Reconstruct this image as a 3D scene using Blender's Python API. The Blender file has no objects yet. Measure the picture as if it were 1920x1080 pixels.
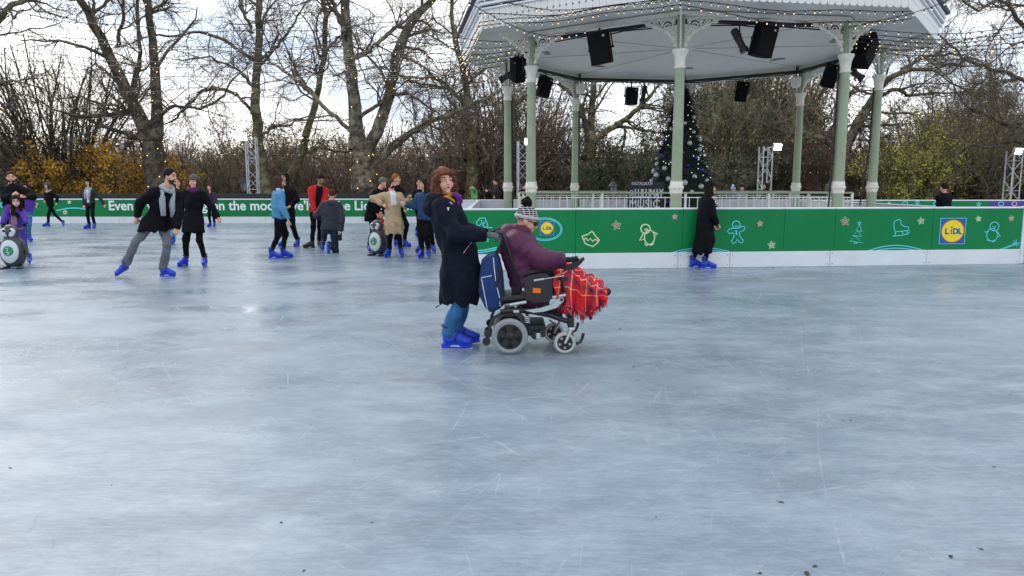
import bpy, math, random
import numpy as np
from mathutils import Vector, Matrix
random.seed(7); rng = np.random.default_rng(7)
SC = bpy.context.scene; COL = SC.collection
R = math.radians
# ------------------------------------------------------------------ camera
FPX, YH, CAMH = 1392.0, 348.0, 1.53            # focal length in pixels of a 1920 wide frame, horizon row, eye height
PITCH = math.atan((540 - YH) / FPX)
cam = bpy.data.cameras.new('camera'); cam_o = bpy.data.objects.new('camera', cam); COL.objects.link(cam_o)
cam.sensor_width = 36; cam.lens = 36 * FPX / 1920; cam.clip_end = 2000; cam.clip_start = .05
cam_o.location = (0, 0, CAMH); cam_o.rotation_euler = (math.pi / 2 - PITCH, 0, 0)
SC.camera = cam_o
# ------------------------------------------------------------------ sky, sun, exposure
SUN_EL, SUN_AZ = R(34), R(-38)                 # behind the trees, left of the view axis
w = bpy.data.worlds.new('World'); SC.world = w; w.use_nodes = True
nt = w.node_tree; nt.nodes.clear()
def N(t, **k):
    n = nt.nodes.new(t)
    for a, b in k.items(): setattr(n, a, b)
    return n
sky = N('ShaderNodeTexSky', sky_type='NISHITA', sun_disc=False, sun_elevation=SUN_EL, sun_rotation=SUN_AZ, air_density=1.0, dust_density=1.2)
b1 = N('ShaderNodeBackground'); b1.inputs['Strength'].default_value = .12
nt.links.new(sky.outputs[0], b1.inputs[0])
tc = N('ShaderNodeTexCoord'); mp = N('ShaderNodeMapping'); mp.inputs['Scale'].default_value = (1, 1, 2.6)
nz = N('ShaderNodeTexNoise'); nz.inputs['Scale'].default_value = 2.3; nz.inputs['Detail'].default_value = 7; nz.inputs['Roughness'].default_value = .58
nt.links.new(tc.outputs['Generated'], mp.inputs[0]); nt.links.new(mp.outputs[0], nz.inputs[0])
r1 = N('ShaderNodeValToRGB'); r1.color_ramp.elements[0].position = .33; r1.color_ramp.elements[0].color = (.40,) * 3 + (1,)
r1.color_ramp.elements[1].position = .56; r1.color_ramp.elements[1].color = (1, 1, 1, 1)
nt.links.new(nz.outputs[0], r1.inputs[0])
nz2 = N('ShaderNodeTexNoise'); nz2.inputs['Scale'].default_value = 3.1; nz2.inputs['Detail'].default_value = 5
nt.links.new(mp.outputs[0], nz2.inputs[0])
r2 = N('ShaderNodeValToRGB'); r2.color_ramp.elements[0].position = .38; r2.color_ramp.elements[0].color = (.58, .69, .84, 1)
r2.color_ramp.elements[1].position = .58; r2.color_ramp.elements[1].color = (1.0, .995, .985, 1)
nt.links.new(nz2.outputs[0], r2.inputs[0])
b2 = N('ShaderNodeBackground'); b2.inputs['Strength'].default_value = .86
nt.links.new(r2.outputs[0], b2.inputs[0])
mx = N('ShaderNodeMixShader'); nt.links.new(r1.outputs[0], mx.inputs[0]); nt.links.new(b1.outputs[0], mx.inputs[1]); nt.links.new(b2.outputs[0], mx.inputs[2])
wo = N('ShaderNodeOutputWorld'); nt.links.new(mx.outputs[0], wo.inputs[0])
sun = bpy.data.lights.new('sun', 'SUN'); sun.energy = .65; sun.angle = R(40); sun.color = (1, .95, .88)
sun_o = bpy.data.objects.new('sun', sun); COL.objects.link(sun_o)
sd = Vector((math.sin(SUN_AZ) * math.cos(SUN_EL), math.cos(SUN_AZ) * math.cos(SUN_EL), math.sin(SUN_EL)))
sun_o.rotation_euler = sd.to_track_quat('Z', 'Y').to_euler(); sun_o.location = (0, 10, 30)
vs = SC.view_settings; vs.view_transform = 'Standard'; vs.look = 'None'; vs.exposure = .88; vs.gamma = 1; vs.use_curve_mapping = False
# ------------------------------------------------------------------ helpers: places
CP, SP_ = math.cos(PITCH), math.sin(PITCH)
def ray(u, v):
    a, b = (u - 960) / FPX, (540 - v) / FPX
    return Vector((a, CP + b * SP_, -SP_ + b * CP))
def W(u, v, Y):                                # point of the vertical plane y = Y behind image point (u, v)
    d = ray(u, v); t = Y / d.y
    return Vector((d.x * t, Y, CAMH + d.z * t))
def G(u, v, z=0.):                             # ground point
    d = ray(u, v); t = (z - CAMH) / d.z
    return Vector((d.x * t, d.y * t, z))
# ------------------------------------------------------------------ helpers: materials
def hx(s):
    s = s.lstrip('#'); c = [int(s[i:i + 2], 16) / 255 for i in (0, 2, 4)]
    return tuple(x / 12.92 if x <= .04045 else ((x + .055) / 1.055) ** 2.4 for x in c)
MATS = {}
def mat(name, col, rough=.6, metal=0., var=.18, scale=6., bump=0., bscale=60., emit=None, spec=.5, sheen=0., trans=0., coat=0., sharp=0., bdist=.02):
    if name in MATS: return MATS[name]
    if isinstance(col, str): col = hx(col)
    m = bpy.data.materials.new(name); m.use_nodes = True; t = m.node_tree; p = t.nodes['Principled BSDF']
    p.inputs['Roughness'].default_value = rough; p.inputs['Metallic'].default_value = metal
    p.inputs['Specular IOR Level'].default_value = spec
    p.inputs['Sheen Weight'].default_value = sheen; p.inputs['Transmission Weight'].default_value = trans; p.inputs['Coat Weight'].default_value = coat
    co = t.nodes.new('ShaderNodeTexCoord')
    if var:
        n = t.nodes.new('ShaderNodeTexNoise'); n.inputs['Scale'].default_value = scale; n.inputs['Detail'].default_value = 5; n.inputs['Roughness'].default_value = .62
        t.links.new(co.outputs['Object'], n.inputs[0])
        rp = t.nodes.new('ShaderNodeValToRGB'); rp.color_ramp.elements[0].position = .3 + sharp; rp.color_ramp.elements[1].position = .7 - sharp
        rp.color_ramp.elements[0].color = tuple(c * (1 - var) for c in col) + (1,)
        rp.color_ramp.elements[1].color = tuple(min(1, c * (1 + var) + .01 * var) for c in col) + (1,)
        t.links.new(n.outputs[0], rp.inputs[0]); t.links.new(rp.outputs[0], p.inputs['Base Color'])
    else: p.inputs['Base Color'].default_value = tuple(col) + (1,)
    if bump:
        n2 = t.nodes.new('ShaderNodeTexNoise'); n2.inputs['Scale'].default_value = bscale; n2.inputs['Detail'].default_value = 4
        t.links.new(co.outputs['Object'], n2.inputs[0])
        b = t.nodes.new('ShaderNodeBump'); b.inputs['Strength'].default_value = bump; b.inputs['Distance'].default_value = bdist
        t.links.new(n2.outputs[0], b.inputs['Height']); t.links.new(b.outputs[0], p.inputs['Normal'])
    if emit:
        p.inputs['Emission Color'].default_value = tuple(col) + (1,); p.inputs['Emission Strength'].default_value = emit
    MATS[name] = m; return m
def cloth(name, col, **k):
    a = dict(rough=.85, var=.22, scale=14, bump=.35, bscale=90, spec=.25, sheen=.05); a.update(k); return mat(name, col, **a)
# ------------------------------------------------------------------ helpers: meshes
def raw_mesh(name, V, Fq=None, Ft=None, smooth=False):
    V = np.asarray(V, np.float32).reshape(-1, 3)
    loops = []; starts = []; tot = []; off = 0
    for Fa in (Fq, Ft):
        if Fa is None or len(Fa) == 0: continue
        Fa = np.asarray(Fa, np.int32); k = Fa.shape[1]
        loops.append(Fa.ravel()); starts.append(off + np.arange(len(Fa)) * k); tot.append(np.full(len(Fa), k)); off += Fa.size
    me = bpy.data.meshes.new(name)
    me.vertices.add(len(V)); me.vertices.foreach_set('co', V.ravel())
    L = np.concatenate(loops).astype(np.int32); S = np.concatenate(starts).astype(np.int32)
    me.loops.add(len(L)); me.loops.foreach_set('vertex_index', L)
    me.polygons.add(len(S)); me.polygons.foreach_set('loop_start', S)
    if smooth: me.polygons.foreach_set('use_smooth', np.ones(len(S), bool))
    me.update(calc_edges=True); me.validate()
    return me
def link(name, me, m=None, parent=None, loc=None, rot=None):
    o = bpy.data.objects.new(name, me); COL.objects.link(o)
    if m is not None and me is not None and len(me.materials) == 0: me.materials.append(m)
    if parent is not None: o.parent = parent
    if loc is not None: o.location = loc
    if rot is not None: o.rotation_euler = rot
    return o
def tag(o, label=None, cat=None, group=None, kind=None):
    if label: o['label'] = label
    if cat: o['category'] = cat
    if group: o['group'] = group
    if kind: o['kind'] = kind
    return o
def thing(name, label, cat, loc=(0, 0, 0), rz=0., group=None):
    o = bpy.data.objects.new(name, None); COL.objects.link(o); o.empty_display_size = .2
    o.location = loc; o.rotation_euler = (0, 0, rz)
    return tag(o, label, cat, group)
def copy_tree(o, parent=None):
    c = o.copy(); COL.objects.link(c); c.parent = parent
    for ch in list(o.children): copy_tree(ch, c)
    return c
def frame(d, up=(0, 0, 1)):
    d = Vector(d).normalized(); u = Vector(up)
    if abs(d.dot(u)) > .98: u = Vector((1, 0, 0)) if abs(d.x) < .9 else Vector((0, 1, 0))
    s = d.cross(u).normalized(); return s, s.cross(d).normalized(), d
class MB:
    def __init__(s): s.v = []; s.f = []
    def add(s, vs_, fs):
        o = len(s.v); s.v += [tuple(v) for v in vs_]; s.f += [tuple(i + o for i in f) for f in fs]; return s
    def box(s, c, d, M=None, ch=0.):
        hxx, hy, hz = d[0] / 2, d[1] / 2, d[2] / 2; c = Vector(c); P = []; F = []
        if ch <= 0:
            for x in (-1, 1):
                for y in (-1, 1):
                    for z in (-1, 1): P.append(Vector((x * hxx, y * hy, z * hz)))
            F = [(0, 1, 3, 2), (4, 6, 7, 5), (0, 4, 5, 1), (2, 3, 7, 6), (0, 2, 6, 4), (1, 5, 7, 3)]
        else:
            ch = min(ch, .45 * min(d)); idx = {}
            for x in (-1, 1):
                for y in (-1, 1):
                    for z in (-1, 1):
                        for a in range(3):
                            q = [x * (hxx - ch), y * (hy - ch), z * (hz - ch)]; q[a] = (x * hxx, y * hy, z * hz)[a]
                            idx[(x, y, z, a)] = len(P); P.append(Vector(q))
            I = lambda x, y, z, a: idx[(x, y, z, a)]
            for sg in (-1, 1):
                F.append([I(sg, -1, -1, 0), I(sg, 1, -1, 0), I(sg, 1, 1, 0), I(sg, -1, 1, 0)][::sg])
                F.append([I(-1, sg, -1, 1), I(1, sg, -1, 1), I(1, sg, 1, 1), I(-1, sg, 1, 1)][::-sg])
                F.append([I(-1, -1, sg, 2), I(1, -1, sg, 2), I(1, 1, sg, 2), I(-1, 1, sg, 2)][::sg])
                for sh in (-1, 1):
                    F.append([I(-1, sg, sh, 1), I(1, sg, sh, 1), I(1, sg, sh, 2), I(-1, sg, sh, 2)][::sg * sh])
                    F.append([I(sg, -1, sh, 0), I(sg, 1, sh, 0), I(sg, 1, sh, 2), I(sg, -1, sh, 2)][::-sg * sh])
                    F.append([I(sg, sh, -1, 0), I(sg, sh, 1, 0), I(sg, sh, 1, 1), I(sg, sh, -1, 1)][::sg * sh])
                    for sk in (-1, 1): F.append([I(sg, sh, sk, 0), I(sg, sh, sk, 1), I(sg, sh, sk, 2)][::sg * sh * sk])
        return s.add([c + (M @ p if M else p) for p in P], F)
    def tube(s, pts, r, n=8, cap=True, flat=None):
        pts = [Vector(p) for p in pts]; K = len(pts); rs = r if isinstance(r, (list, tuple)) else [r] * K; P = []; F = []
        up = Vector((0, 0, 1)); prev = None
        for i, p in enumerate(pts):
            d = (pts[min(i + 1, K - 1)] - pts[max(i - 1, 0)])
            if d.length < 1e-9: d = Vector((0, 0, 1))
            d.normalize()
            if prev is None: a, b, _ = frame(d)
            else:
                a = (prev - d * prev.dot(d));
                a = a.normalized() if a.length > 1e-6 else frame(d)[0]
                b = a.cross(d).normalized() * -1 if False else d.cross(a) * -1
            prev = a
            for k in range(n):
                t = 2 * math.pi * k / n; P.append(p + (a * math.cos(t) + b * math.sin(t)) * rs[i])
        for i in range(K - 1):
            for k in range(n):
                k2 = (k + 1) % n; F.append((i * n + k, i * n + k2, (i + 1) * n + k2, (i + 1) * n + k))
        if cap: F.append(tuple(range(n))[::-1]); F.append(tuple((K - 1) * n + k for k in range(n)))
        return s.add(P, F)
    def cyl(s, a, b, r1, r2=None, n=16): return s.tube([a, b], [r1, r1 if r2 is None else r2], n)
    def lathe(s, prof, o=(0, 0, 0), ax=(0, 0, 1), n=20, cap=True):
        a, b, d = frame(ax); o = Vector(o); P = []; F = []; K = len(prof)
        for (r, h) in prof:
            for k in range(n):
                t = 2 * math.pi * k / n; P.append(o + d * h + (a * math.cos(t) + b * math.sin(t)) * r)
        for i in range(K - 1):
            for k in range(n):
                k2 = (k + 1) % n; F.append((i * n + k, i * n + k2, (i + 1) * n + k2, (i + 1) * n + k))
        if cap: F.append(tuple(range(n))[::-1]); F.append(tuple((K - 1) * n + k for k in range(n)))
        return s.add(P, F)
    def prism(s, poly, o, ex, ey, th):          # polygon in the plane (ex, ey) at o, thickness th along ex x ey
        o, ex, ey = Vector(o), Vector(ex), Vector(ey); nrm = ex.cross(ey).normalized(); n = len(poly)
        P = [o + ex * x + ey * y for x, y in poly] + [o + ex * x + ey * y + nrm * th for x, y in poly]
        F = [tuple(range(n))[::-1], tuple(range(n, 2 * n))] + [(k, (k + 1) % n, n + (k + 1) % n, n + k) for k in range(n)]
        return s.add(P, F)
    def torus(s, c, ax, Rr, r, n=28, m=8):
        a, b, d = frame(ax); c = Vector(c); P = []; F = []
        for i in range(n):
            t = 2 * math.pi * i / n; e = a * math.cos(t) + b * math.sin(t)
            for j in range(m):
                q = 2 * math.pi * j / m; P.append(c + e * (Rr + r * math.cos(q)) + d * r * math.sin(q))
        for i in range(n):
            for j in range(m):
                i2, j2 = (i + 1) % n, (j + 1) % m; F.append((i * m + j, i2 * m + j, i2 * m + j2, i * m + j2))
        return s.add(P, F)
    def ball(s, c, r, n=10, m=6):
        c = Vector(c); rr = r if isinstance(r, (tuple, list)) else (r, r, r)
        return s.lathe_e(c, rr, n, m)
    def lathe_e(s, c, rr, n, m):
        P = [c + Vector((0, 0, -rr[2]))]; F = []
        for i in range(1, m):
            t = math.pi * i / m - math.pi / 2
            for k in range(n):
                q = 2 * math.pi * k / n; P.append(c + Vector((rr[0] * math.cos(t) * math.cos(q), rr[1] * math.cos(t) * math.sin(q), rr[2] * math.sin(t))))
        P.append(c + Vector((0, 0, rr[2]))); last = len(P) - 1
        for k in range(n):
            k2 = (k + 1) % n; F.append((0, 1 + k2, 1 + k)); F.append((last, 1 + (m - 2) * n + k, 1 + (m - 2) * n + k2))
            for i in range(m - 2): F.append((1 + i * n + k, 1 + i * n + k2, 1 + (i + 1) * n + k2, 1 + (i + 1) * n + k))
        return s.add(P, F)
    def strip(s, pts, wd, o, ex, ey, closed=False):   # flat printed line: polyline in the plane (ex, ey), width wd
        o, ex, ey = Vector(o), Vector(ex), Vector(ey); n = len(pts); P = []; F = []
        for i, p in enumerate(pts):
            a = pts[i - 1] if (i or closed) else p; b = pts[(i + 1) % n] if (i < n - 1 or closed) else p
            dx, dy = b[0] - a[0], b[1] - a[1]; l = math.hypot(dx, dy) or 1; nx, ny = -dy / l * wd / 2, dx / l * wd / 2
            P += [o + ex * (p[0] + nx) + ey * (p[1] + ny), o + ex * (p[0] - nx) + ey * (p[1] - ny)]
        for i in range(n if closed else n - 1):
            j = (i + 1) % n; F.append((2 * i, 2 * i + 1, 2 * j + 1, 2 * j))
        return s.add(P, F)
    def mesh(s, name, smooth=False):
        me = bpy.data.meshes.new(name); me.from_pydata(s.v, [], s.f); me.update()
        if smooth:
            me.polygons.foreach_set('use_smooth', [True] * len(me.polygons))
            if smooth != 'all':
                try: me.set_sharp_from_angle(angle=R(38))
                except Exception: pass
        return me
    def build(s, name, m, parent=None, smooth=False, loc=None, rot=None): return link(name, s.mesh(name, smooth), m, parent, loc, rot)
def text_mesh(body, size, bold=0., align='LEFT', shear=0.):
    cu = bpy.data.curves.new('txt', 'FONT'); cu.body = body; cu.size = size; cu.offset = bold; cu.align_x = align; cu.shear = shear; cu.resolution_u = 3
    o = bpy.data.objects.new('txt', cu); COL.objects.link(o)
    dg = bpy.context.evaluated_depsgraph_get(); me = bpy.data.meshes.new_from_object(o.evaluated_get(dg))
    bpy.data.objects.remove(o); me.name = 'lettering'; return me
# ------------------------------------------------------------------ helpers: bodies as blended volumes, meshed by surface nets
def arr(v): return np.array(v, np.float32)
def cap(a, b, r1, r2, flat=None, rip=None):
    a, b = arr(a), arr(b); ab = b - a; L2 = float(ab @ ab) + 1e-9; L = math.sqrt(L2)
    def f(P):
        w_ = P - a; t = np.clip(w_ @ ab / L2, 0, 1); q = w_ - t[:, None] * ab
        if flat is not None:
            n = arr(flat[0]); q = q + ((flat[1] - 1) * (q @ n))[:, None] * n
        r = r1 + (r2 - r1) * t
        if rip: r = r + rip[0] * (np.abs(np.sin(math.pi * t * L / rip[1] + rip[2])) ** .6 - .6)
        return np.sqrt((q * q).sum(1)) - r
    rm = max(r1, r2) + (rip[0] if rip else 0); return f, np.minimum(a, b) - rm, np.maximum(a, b) + rm
def ell(c, rr, M=None):
    c, rr = arr(c), arr(rr); Mx = np.eye(3, dtype=np.float32) if M is None else arr(M)   # rows = axes
    def f(P):
        q = (P - c) @ Mx.T; k0 = np.sqrt(((q / rr) ** 2).sum(1)); k1 = np.sqrt(((q / (rr * rr)) ** 2).sum(1)) + 1e-6
        return k0 * (k0 - 1) / k1
    m = float(rr.max()); return f, c - m, c + m
def half(p, n):                                # keeps the side the normal points away from
    p, n = arr(p), arr(n); n = n / np.linalg.norm(n); return lambda P: (P - p) @ n
class Field:
    def __init__(s): s.ops = []; s.lo = arr((9e9,) * 3); s.hi = -s.lo; s.disp = None
    def u(s, pr, k=.03):
        f, lo, hi = pr; s.ops.append(('u', f, k)); s.lo = np.minimum(s.lo, lo); s.hi = np.maximum(s.hi, hi); return s
    def sub(s, pr, k=.015): s.ops.append(('s', pr[0] if isinstance(pr, tuple) else pr, k)); return s
    def cut(s, f, k=.008): s.ops.append(('c', f, k)); return s
    def __call__(s, P):
        d = None
        for o, f, k in s.ops:
            e = f(P)
            if o == 'u':
                if d is None: d = e
                else:
                    h = np.clip(.5 + .5 * (e - d) / k, 0, 1); d = e * (1 - h) + d * h - k * h * (1 - h)
            else:
                e = -e if o == 's' else e; h = np.clip(.5 - .5 * (e - d) / k, 0, 1); d = e * (1 - h) + d * h + k * h * (1 - h)
        if s.disp: d = d + s.disp(P)
        return d
def wrinkle(amp, fr, seed=0):
    r = np.random.default_rng(seed); A = r.normal(size=(5, 3)).astype(np.float32); A /= np.linalg.norm(A, axis=1)[:, None]; A[:, 2] *= .75; ph = r.uniform(0, 6.28, 5); fs = fr * r.uniform(.6, 1.7, 5)
    def f(P):
        q = P + .35 / fr * np.sin(P[:, [1, 2, 0]] * fr * .8 + ph[:3].astype(np.float32))
        return amp * sum(np.sin(q @ A[i] * fs[i] + ph[i]) for i in range(5)) / 2.2
    return f
def nets(F, h, base=(0, 0, 0)):
    lo, hi = F.lo - 2.2 * h, F.hi + 2.2 * h; n = np.ceil((hi - lo) / h).astype(int) + 1
    ax = [lo[i] + h * np.arange(n[i], dtype=np.float32) for i in range(3)]
    Gx = np.stack(np.meshgrid(*ax, indexing='ij'), -1).reshape(-1, 3).astype(np.float32)
    D = np.concatenate([F(Gx[i:i + 120000]) for i in range(0, len(Gx), 120000)]).reshape(n)
    ins = D < 0; c = n - 1; acc = np.zeros(tuple(c) + (3,), np.float32); cnt = np.zeros(tuple(c), np.float32)
    sl = lambda o, ext: tuple(slice(o[i], o[i] + ext[i]) for i in range(3))
    for a in range(3):
        e = [0, 0, 0]; e[a] = 1
        oth = [i for i in range(3) if i != a]
        for p in (0, 1):
            for q in (0, 1):
                o = [0, 0, 0]; o[oth[0]] = p; o[oth[1]] = q; o2 = list(o); o2[a] = 1
                A, B = D[sl(o, c)], D[sl(o2, c)]; x = (A < 0) != (B < 0)
                t = np.where(x, A / np.where(x, A - B, 1), 0)
                for i in range(3): acc[..., i] += np.where(x, (t if i == a else o[i]), 0)
                cnt += x
    act = cnt > 0; ids = -np.ones(tuple(c), np.int64); ids[act] = np.arange(act.sum())
    idx = np.argwhere(act); V = (idx + acc[act] / cnt[act][:, None]) * h + lo
    Q = []
    for a in range(3):
        b_, c_ = (a + 1) % 3, (a + 2) % 3
        e = [0, 0, 0]; e[a] = 1; m_ = list(n); m_[a] -= 1
        A, B = ins[sl((0, 0, 0), m_)], ins[sl(e, m_)]; x = np.argwhere(A != B)
        x = x[(x[:, b_] > 0) & (x[:, c_] > 0) & (x[:, b_] < n[b_] - 1) & (x[:, c_] < n[c_] - 1)]
        if not len(x): continue
        fl = A[tuple(x.T)]; g = []
        for db, dc in ((-1, -1), (0, -1), (0, 0), (-1, 0)):
            y = x.copy(); y[:, b_] += db; y[:, c_] += dc; g.append(ids[tuple(y.T)])
        g = np.stack(g, 1); g[~fl] = g[~fl][:, ::-1]; Q.append(g)
    Q = np.concatenate(Q); return V - arr(base), Q
def vol(name, fields, m, parent, base):        # fields: [(Field, cell size)], joined in one mesh
    Vs, Qs, o = [], [], 0
    for F, h in fields:
        V, Q = nets(F, h, base); Vs.append(V); Qs.append(Q + o); o += len(V)
    return link(name, raw_mesh(name, np.concatenate(Vs), np.concatenate(Qs), smooth=True), m, parent)
# ================================================================== the setting
def sheet(name, pts, z, m, kind='structure'):
    me = bpy.data.meshes.new(name); me.from_pydata([(x, y, z) for x, y in pts], [], [tuple(range(len(pts)))]); me.update()
    return tag(link(name, me, m), kind=kind)
def ice_material():
    m = bpy.data.materials.new('ice'); m.use_nodes = True; t = m.node_tree; p = t.nodes['Principled BSDF']; L = t.links.new
    co = t.nodes.new('ShaderNodeTexCoord')
    def noise(sc, st=(1, 1, 1), det=5, ro=.6, dist=0., rot=0.):
        mpn = t.nodes.new('ShaderNodeMapping'); mpn.inputs['Scale'].default_value = st; mpn.inputs['Rotation'].default_value = (0, 0, rot); L(co.outputs['Object'], mpn.inputs[0])
        n = t.nodes.new('ShaderNodeTexNoise'); n.inputs['Scale'].default_value = sc; n.inputs['Detail'].default_value = det; n.inputs['Roughness'].default_value = ro; n.inputs['Distortion'].default_value = dist
        L(mpn.outputs[0], n.inputs[0]); return n.outputs[0]
    def ramp(s, a, b, ca=(0, 0, 0), cb=(1, 1, 1)):
        r = t.nodes.new('ShaderNodeValToRGB'); r.color_ramp.elements[0].position = a; r.color_ramp.elements[1].position = b
        r.color_ramp.elements[0].color = tuple(ca) + (1,); r.color_ramp.elements[1].color = tuple(cb) + (1,); L(s, r.inputs[0]); return r.outputs[0]
    def mix(f, a, b, mode='MIX'):
        x = t.nodes.new('ShaderNodeMix'); x.data_type = 'RGBA'; x.blend_type = mode
        if isinstance(f, float): x.inputs[0].default_value = f
        else: L(f, x.inputs[0])
        for k, s in ((6, a), (7, b)):
            if isinstance(s, tuple): x.inputs[k].default_value = s + (1,)
            else: L(s, x.inputs[k])
        return x.outputs[2]
    def mth(op, a, b=None):
        x = t.nodes.new('ShaderNodeMath'); x.operation = op
        for k, s in ((0, a), (1, b)):
            if s is None: continue
            if isinstance(s, (int, float)): x.inputs[k].default_value = s
            else: L(s, x.inputs[k])
        return x.outputs[0]
    c = ramp(noise(.30, (.8, 1, 1), 8, .66, .3), .36, .66, (.135, .182, .235), (.240, .308, .370))
    c = mix(ramp(noise(1.9, (.75, 1.35, 1), 8, .74), .44, .74), c, (.325, .395, .455))
    c = mix(mth('MULTIPLY', ramp(noise(.9, (.7, 1.3, 1), 5, .6, .3), .56, .74), .68), c, (.150, .138, .135))         # trodden grey-brown dirt frozen in
    c = mix(mth('MULTIPLY', ramp(noise(26, (.28, 1.6, 1), 5, .75), .46, .72), .42), c, (.42, .49, .555))               # fine frost
    c = mix(mth('MULTIPLY', ramp(noise(110, (.3, 1.3, 1), 3, .7), .48, .70), .34), c, (.12, .155, .21))
    c = mix(mth('MULTIPLY', ramp(noise(6.5, (.5, 1.7, 1), 7, .78), .50, .72), .36), c, (.15, .185, .25))
    lines = None
    for k, (sc, rot, dist, thr, msc) in enumerate(((.55, .35, 3.5, .9990, .8), (.8, -.5, 4., .9985, 1.0), (.45, 1.25, 5., .9992, .7), (1.1, 2.1, 3., .998, 1.2), (1.5, .1, 4., .9975, 1.5), (.7, 2.8, 6., .9988, .9), (2.2, -1.0, 3., .996, 1.8), (2.6, .75, 3.5, .996, 2.0))):
        mpn = t.nodes.new('ShaderNodeMapping'); mpn.inputs['Rotation'].default_value = (0, 0, rot); mpn.inputs['Location'].default_value = (k * 3.7, k * 1.3, 0); L(co.outputs['Object'], mpn.inputs[0])
        wv = t.nodes.new('ShaderNodeTexWave'); wv.inputs['Scale'].default_value = sc; wv.inputs['Distortion'].default_value = dist; wv.inputs['Detail'].default_value = 1.0; wv.inputs['Detail Scale'].default_value = .35; L(mpn.outputs[0], wv.inputs[0])
        l = mth('MULTIPLY', mth('GREATER_THAN', wv.outputs['Fac'], thr), ramp(noise(msc * 1.3, (1, 1, 1), 4, .7, 0, k * .9), .52, .66)); lines = l if lines is None else mth('MAXIMUM', lines, l)
    c = mix(mth('MULTIPLY', lines, .20), c, (.62, .68, .74))
    L(c, p.inputs['Base Color'])
    rr = t.nodes.new('ShaderNodeMapRange'); rr.inputs['From Min'].default_value = .35; rr.inputs['From Max'].default_value = .68; rr.inputs['To Min'].default_value = .17; rr.inputs['To Max'].default_value = .46
    L(noise(.6, (.8, 1.3, 1), 5, .6, .2), rr.inputs[0])
    L(mth('ADD', rr.outputs[0], mth('MULTIPLY', lines, .3)), p.inputs['Roughness'])
    p.inputs['IOR'].default_value = 1.31; p.inputs['Specular IOR Level'].default_value = .5
    bp = t.nodes.new('ShaderNodeBump'); bp.inputs['Strength'].default_value = .24; bp.inputs['Distance'].default_value = .006
    hsum = mth('ADD', mth('MULTIPLY', noise(8, (.8, 1.5, 1), 5, .65), .7), mth('MULTIPLY', noise(60, (.4, 1.6, 1), 3, .6), .25))
    L(mth('SUBTRACT', hsum, mth('MULTIPLY', lines, .2)), bp.inputs['Height']); L(bp.outputs[0], p.inputs['Normal'])
    return m
FAR = 30.5
sheet('park_ground', [(-400, -60), (400, -60), (400, 600), (-400, 600)], -.06, mat('park_soil', (.055, .05, .03), .95, var=.5, scale=.6, bump=.6, bscale=8))
sheet('rink_ice', [(-32, -8), (32, -8), (32, FAR + .1), (-32, FAR + .1)], 0, ice_material())
white = mat('white_board', (.74, .77, .80), .38, var=.06, scale=2.5, bump=.04, bscale=8)
grey_in = mat('board_back', (.52, .54, .57), .5, var=.1, scale=3)
green = mat('green_print', (.0, .205, .058), .45, spec=.25, var=.09, scale=1.2, bump=.03, bscale=5)
purple_b = mat('purple_print', (.075, .035, .30), .4, var=.08)
cyan = mat('cyan_print', (.14, .70, .86), .5, var=.05); cream = mat('cream_print', (.80, .80, .50), .5, var=.05); pinkst = mat('pink_print', (.75, .45, .40), .5, var=.05)
wprint = mat('white_print', (.85, .88, .88), .45, var=.03); lblue = mat('logo_blue', (.01, .085, .42), .4, var=.05); lyel = mat('logo_yellow', (.90, .74, .0), .4, var=.04); lred = mat('logo_red', (.75, .03, .02), .4, var=.04)
dark_gap = mat('joint_dark', (.08, .09, .1), .6, var=.1)
I0, I1 = G(862, 507), G(1915, 494.5)
ed = (I1 - I0).normalized(); en = Vector((ed.y, -ed.x, 0))       # en points to the camera side
isl = thing('rink_barrier', 'green printed rink barrier with white kick board in front of the bandstand', 'barrier', I0)
def on_front(u, v, off=0.):                    # image point -> point of the front board plane (local to isl)
    d = ray(u, v); o = Vector((0, 0, CAMH)); pl = I0 + en * off; t = (pl - o).dot(en) / d.dot(en); return o + d * t - I0
def wall_piece(root, name, a, b, z0, z1, th, m, nrm, gap=.0, ch=.004):
    a, b = Vector(a), Vector(b); d = (b - a); l = d.length - gap; d.normalize(); c = (a + b) / 2 - nrm * th / 2
    M = Matrix((d, nrm, Vector((0, 0, 1)))).transposed()
    return MB().box((c.x, c.y, (z0 + z1) / 2), (l, th, z1 - z0), M, ch).build(name, m, root)
def sx(u): q = on_front(u, 440); return q.dot(ed)
KT, GT, CT = .292, 1.085, 1.122
us = [862, 1079, 1280, 1470, 1565, 1748, 1915]; panels = []
for a, b in zip(us[:-1], us[1:]): panels.append((a, b, wall_piece(isl, 'panel', ed * sx(a), ed * sx(b), KT + .002, GT, .05, green, en, .004)))
ks = [862, 1079, 1272, 1370, 1558, 1740, 1915]
for a, b in zip(ks[:-1], ks[1:]):
    k = wall_piece(isl, 'kick_board', ed * sx(a) + en * .012, ed * sx(b) + en * .012, 0, KT, .05, white, en, .009)
    for uu in (a, b):
        for zz in (.05, .24):
            s_ = .05 if uu == a else -.05
            q = ed * (sx(uu) + s_); MB().cyl((q.x + en.x * .010, q.y + en.y * .010, zz), (q.x + en.x * .016, q.y + en.y * .016, zz), .009, n=8).build('screw', dark_gap, k)
for a, b in zip(us[:-1], us[1:]): wall_piece(isl, 'cap_rail', ed * sx(a) + en * .012, ed * sx(b) + en * .012, GT, CT, .085, white, en, .004, .012)
wall_piece(isl, 'backing', ed * sx(862) - en * .052, ed * sx(1915) - en * .052, 0, GT - .01, .02, grey_in, en)
wall_piece(isl, 'end_post', ed * sx(1915.5) + en * .014, ed * sx(1922) + en * .014, 0, CT + .01, .09, white, en, 0, .012)
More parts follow.
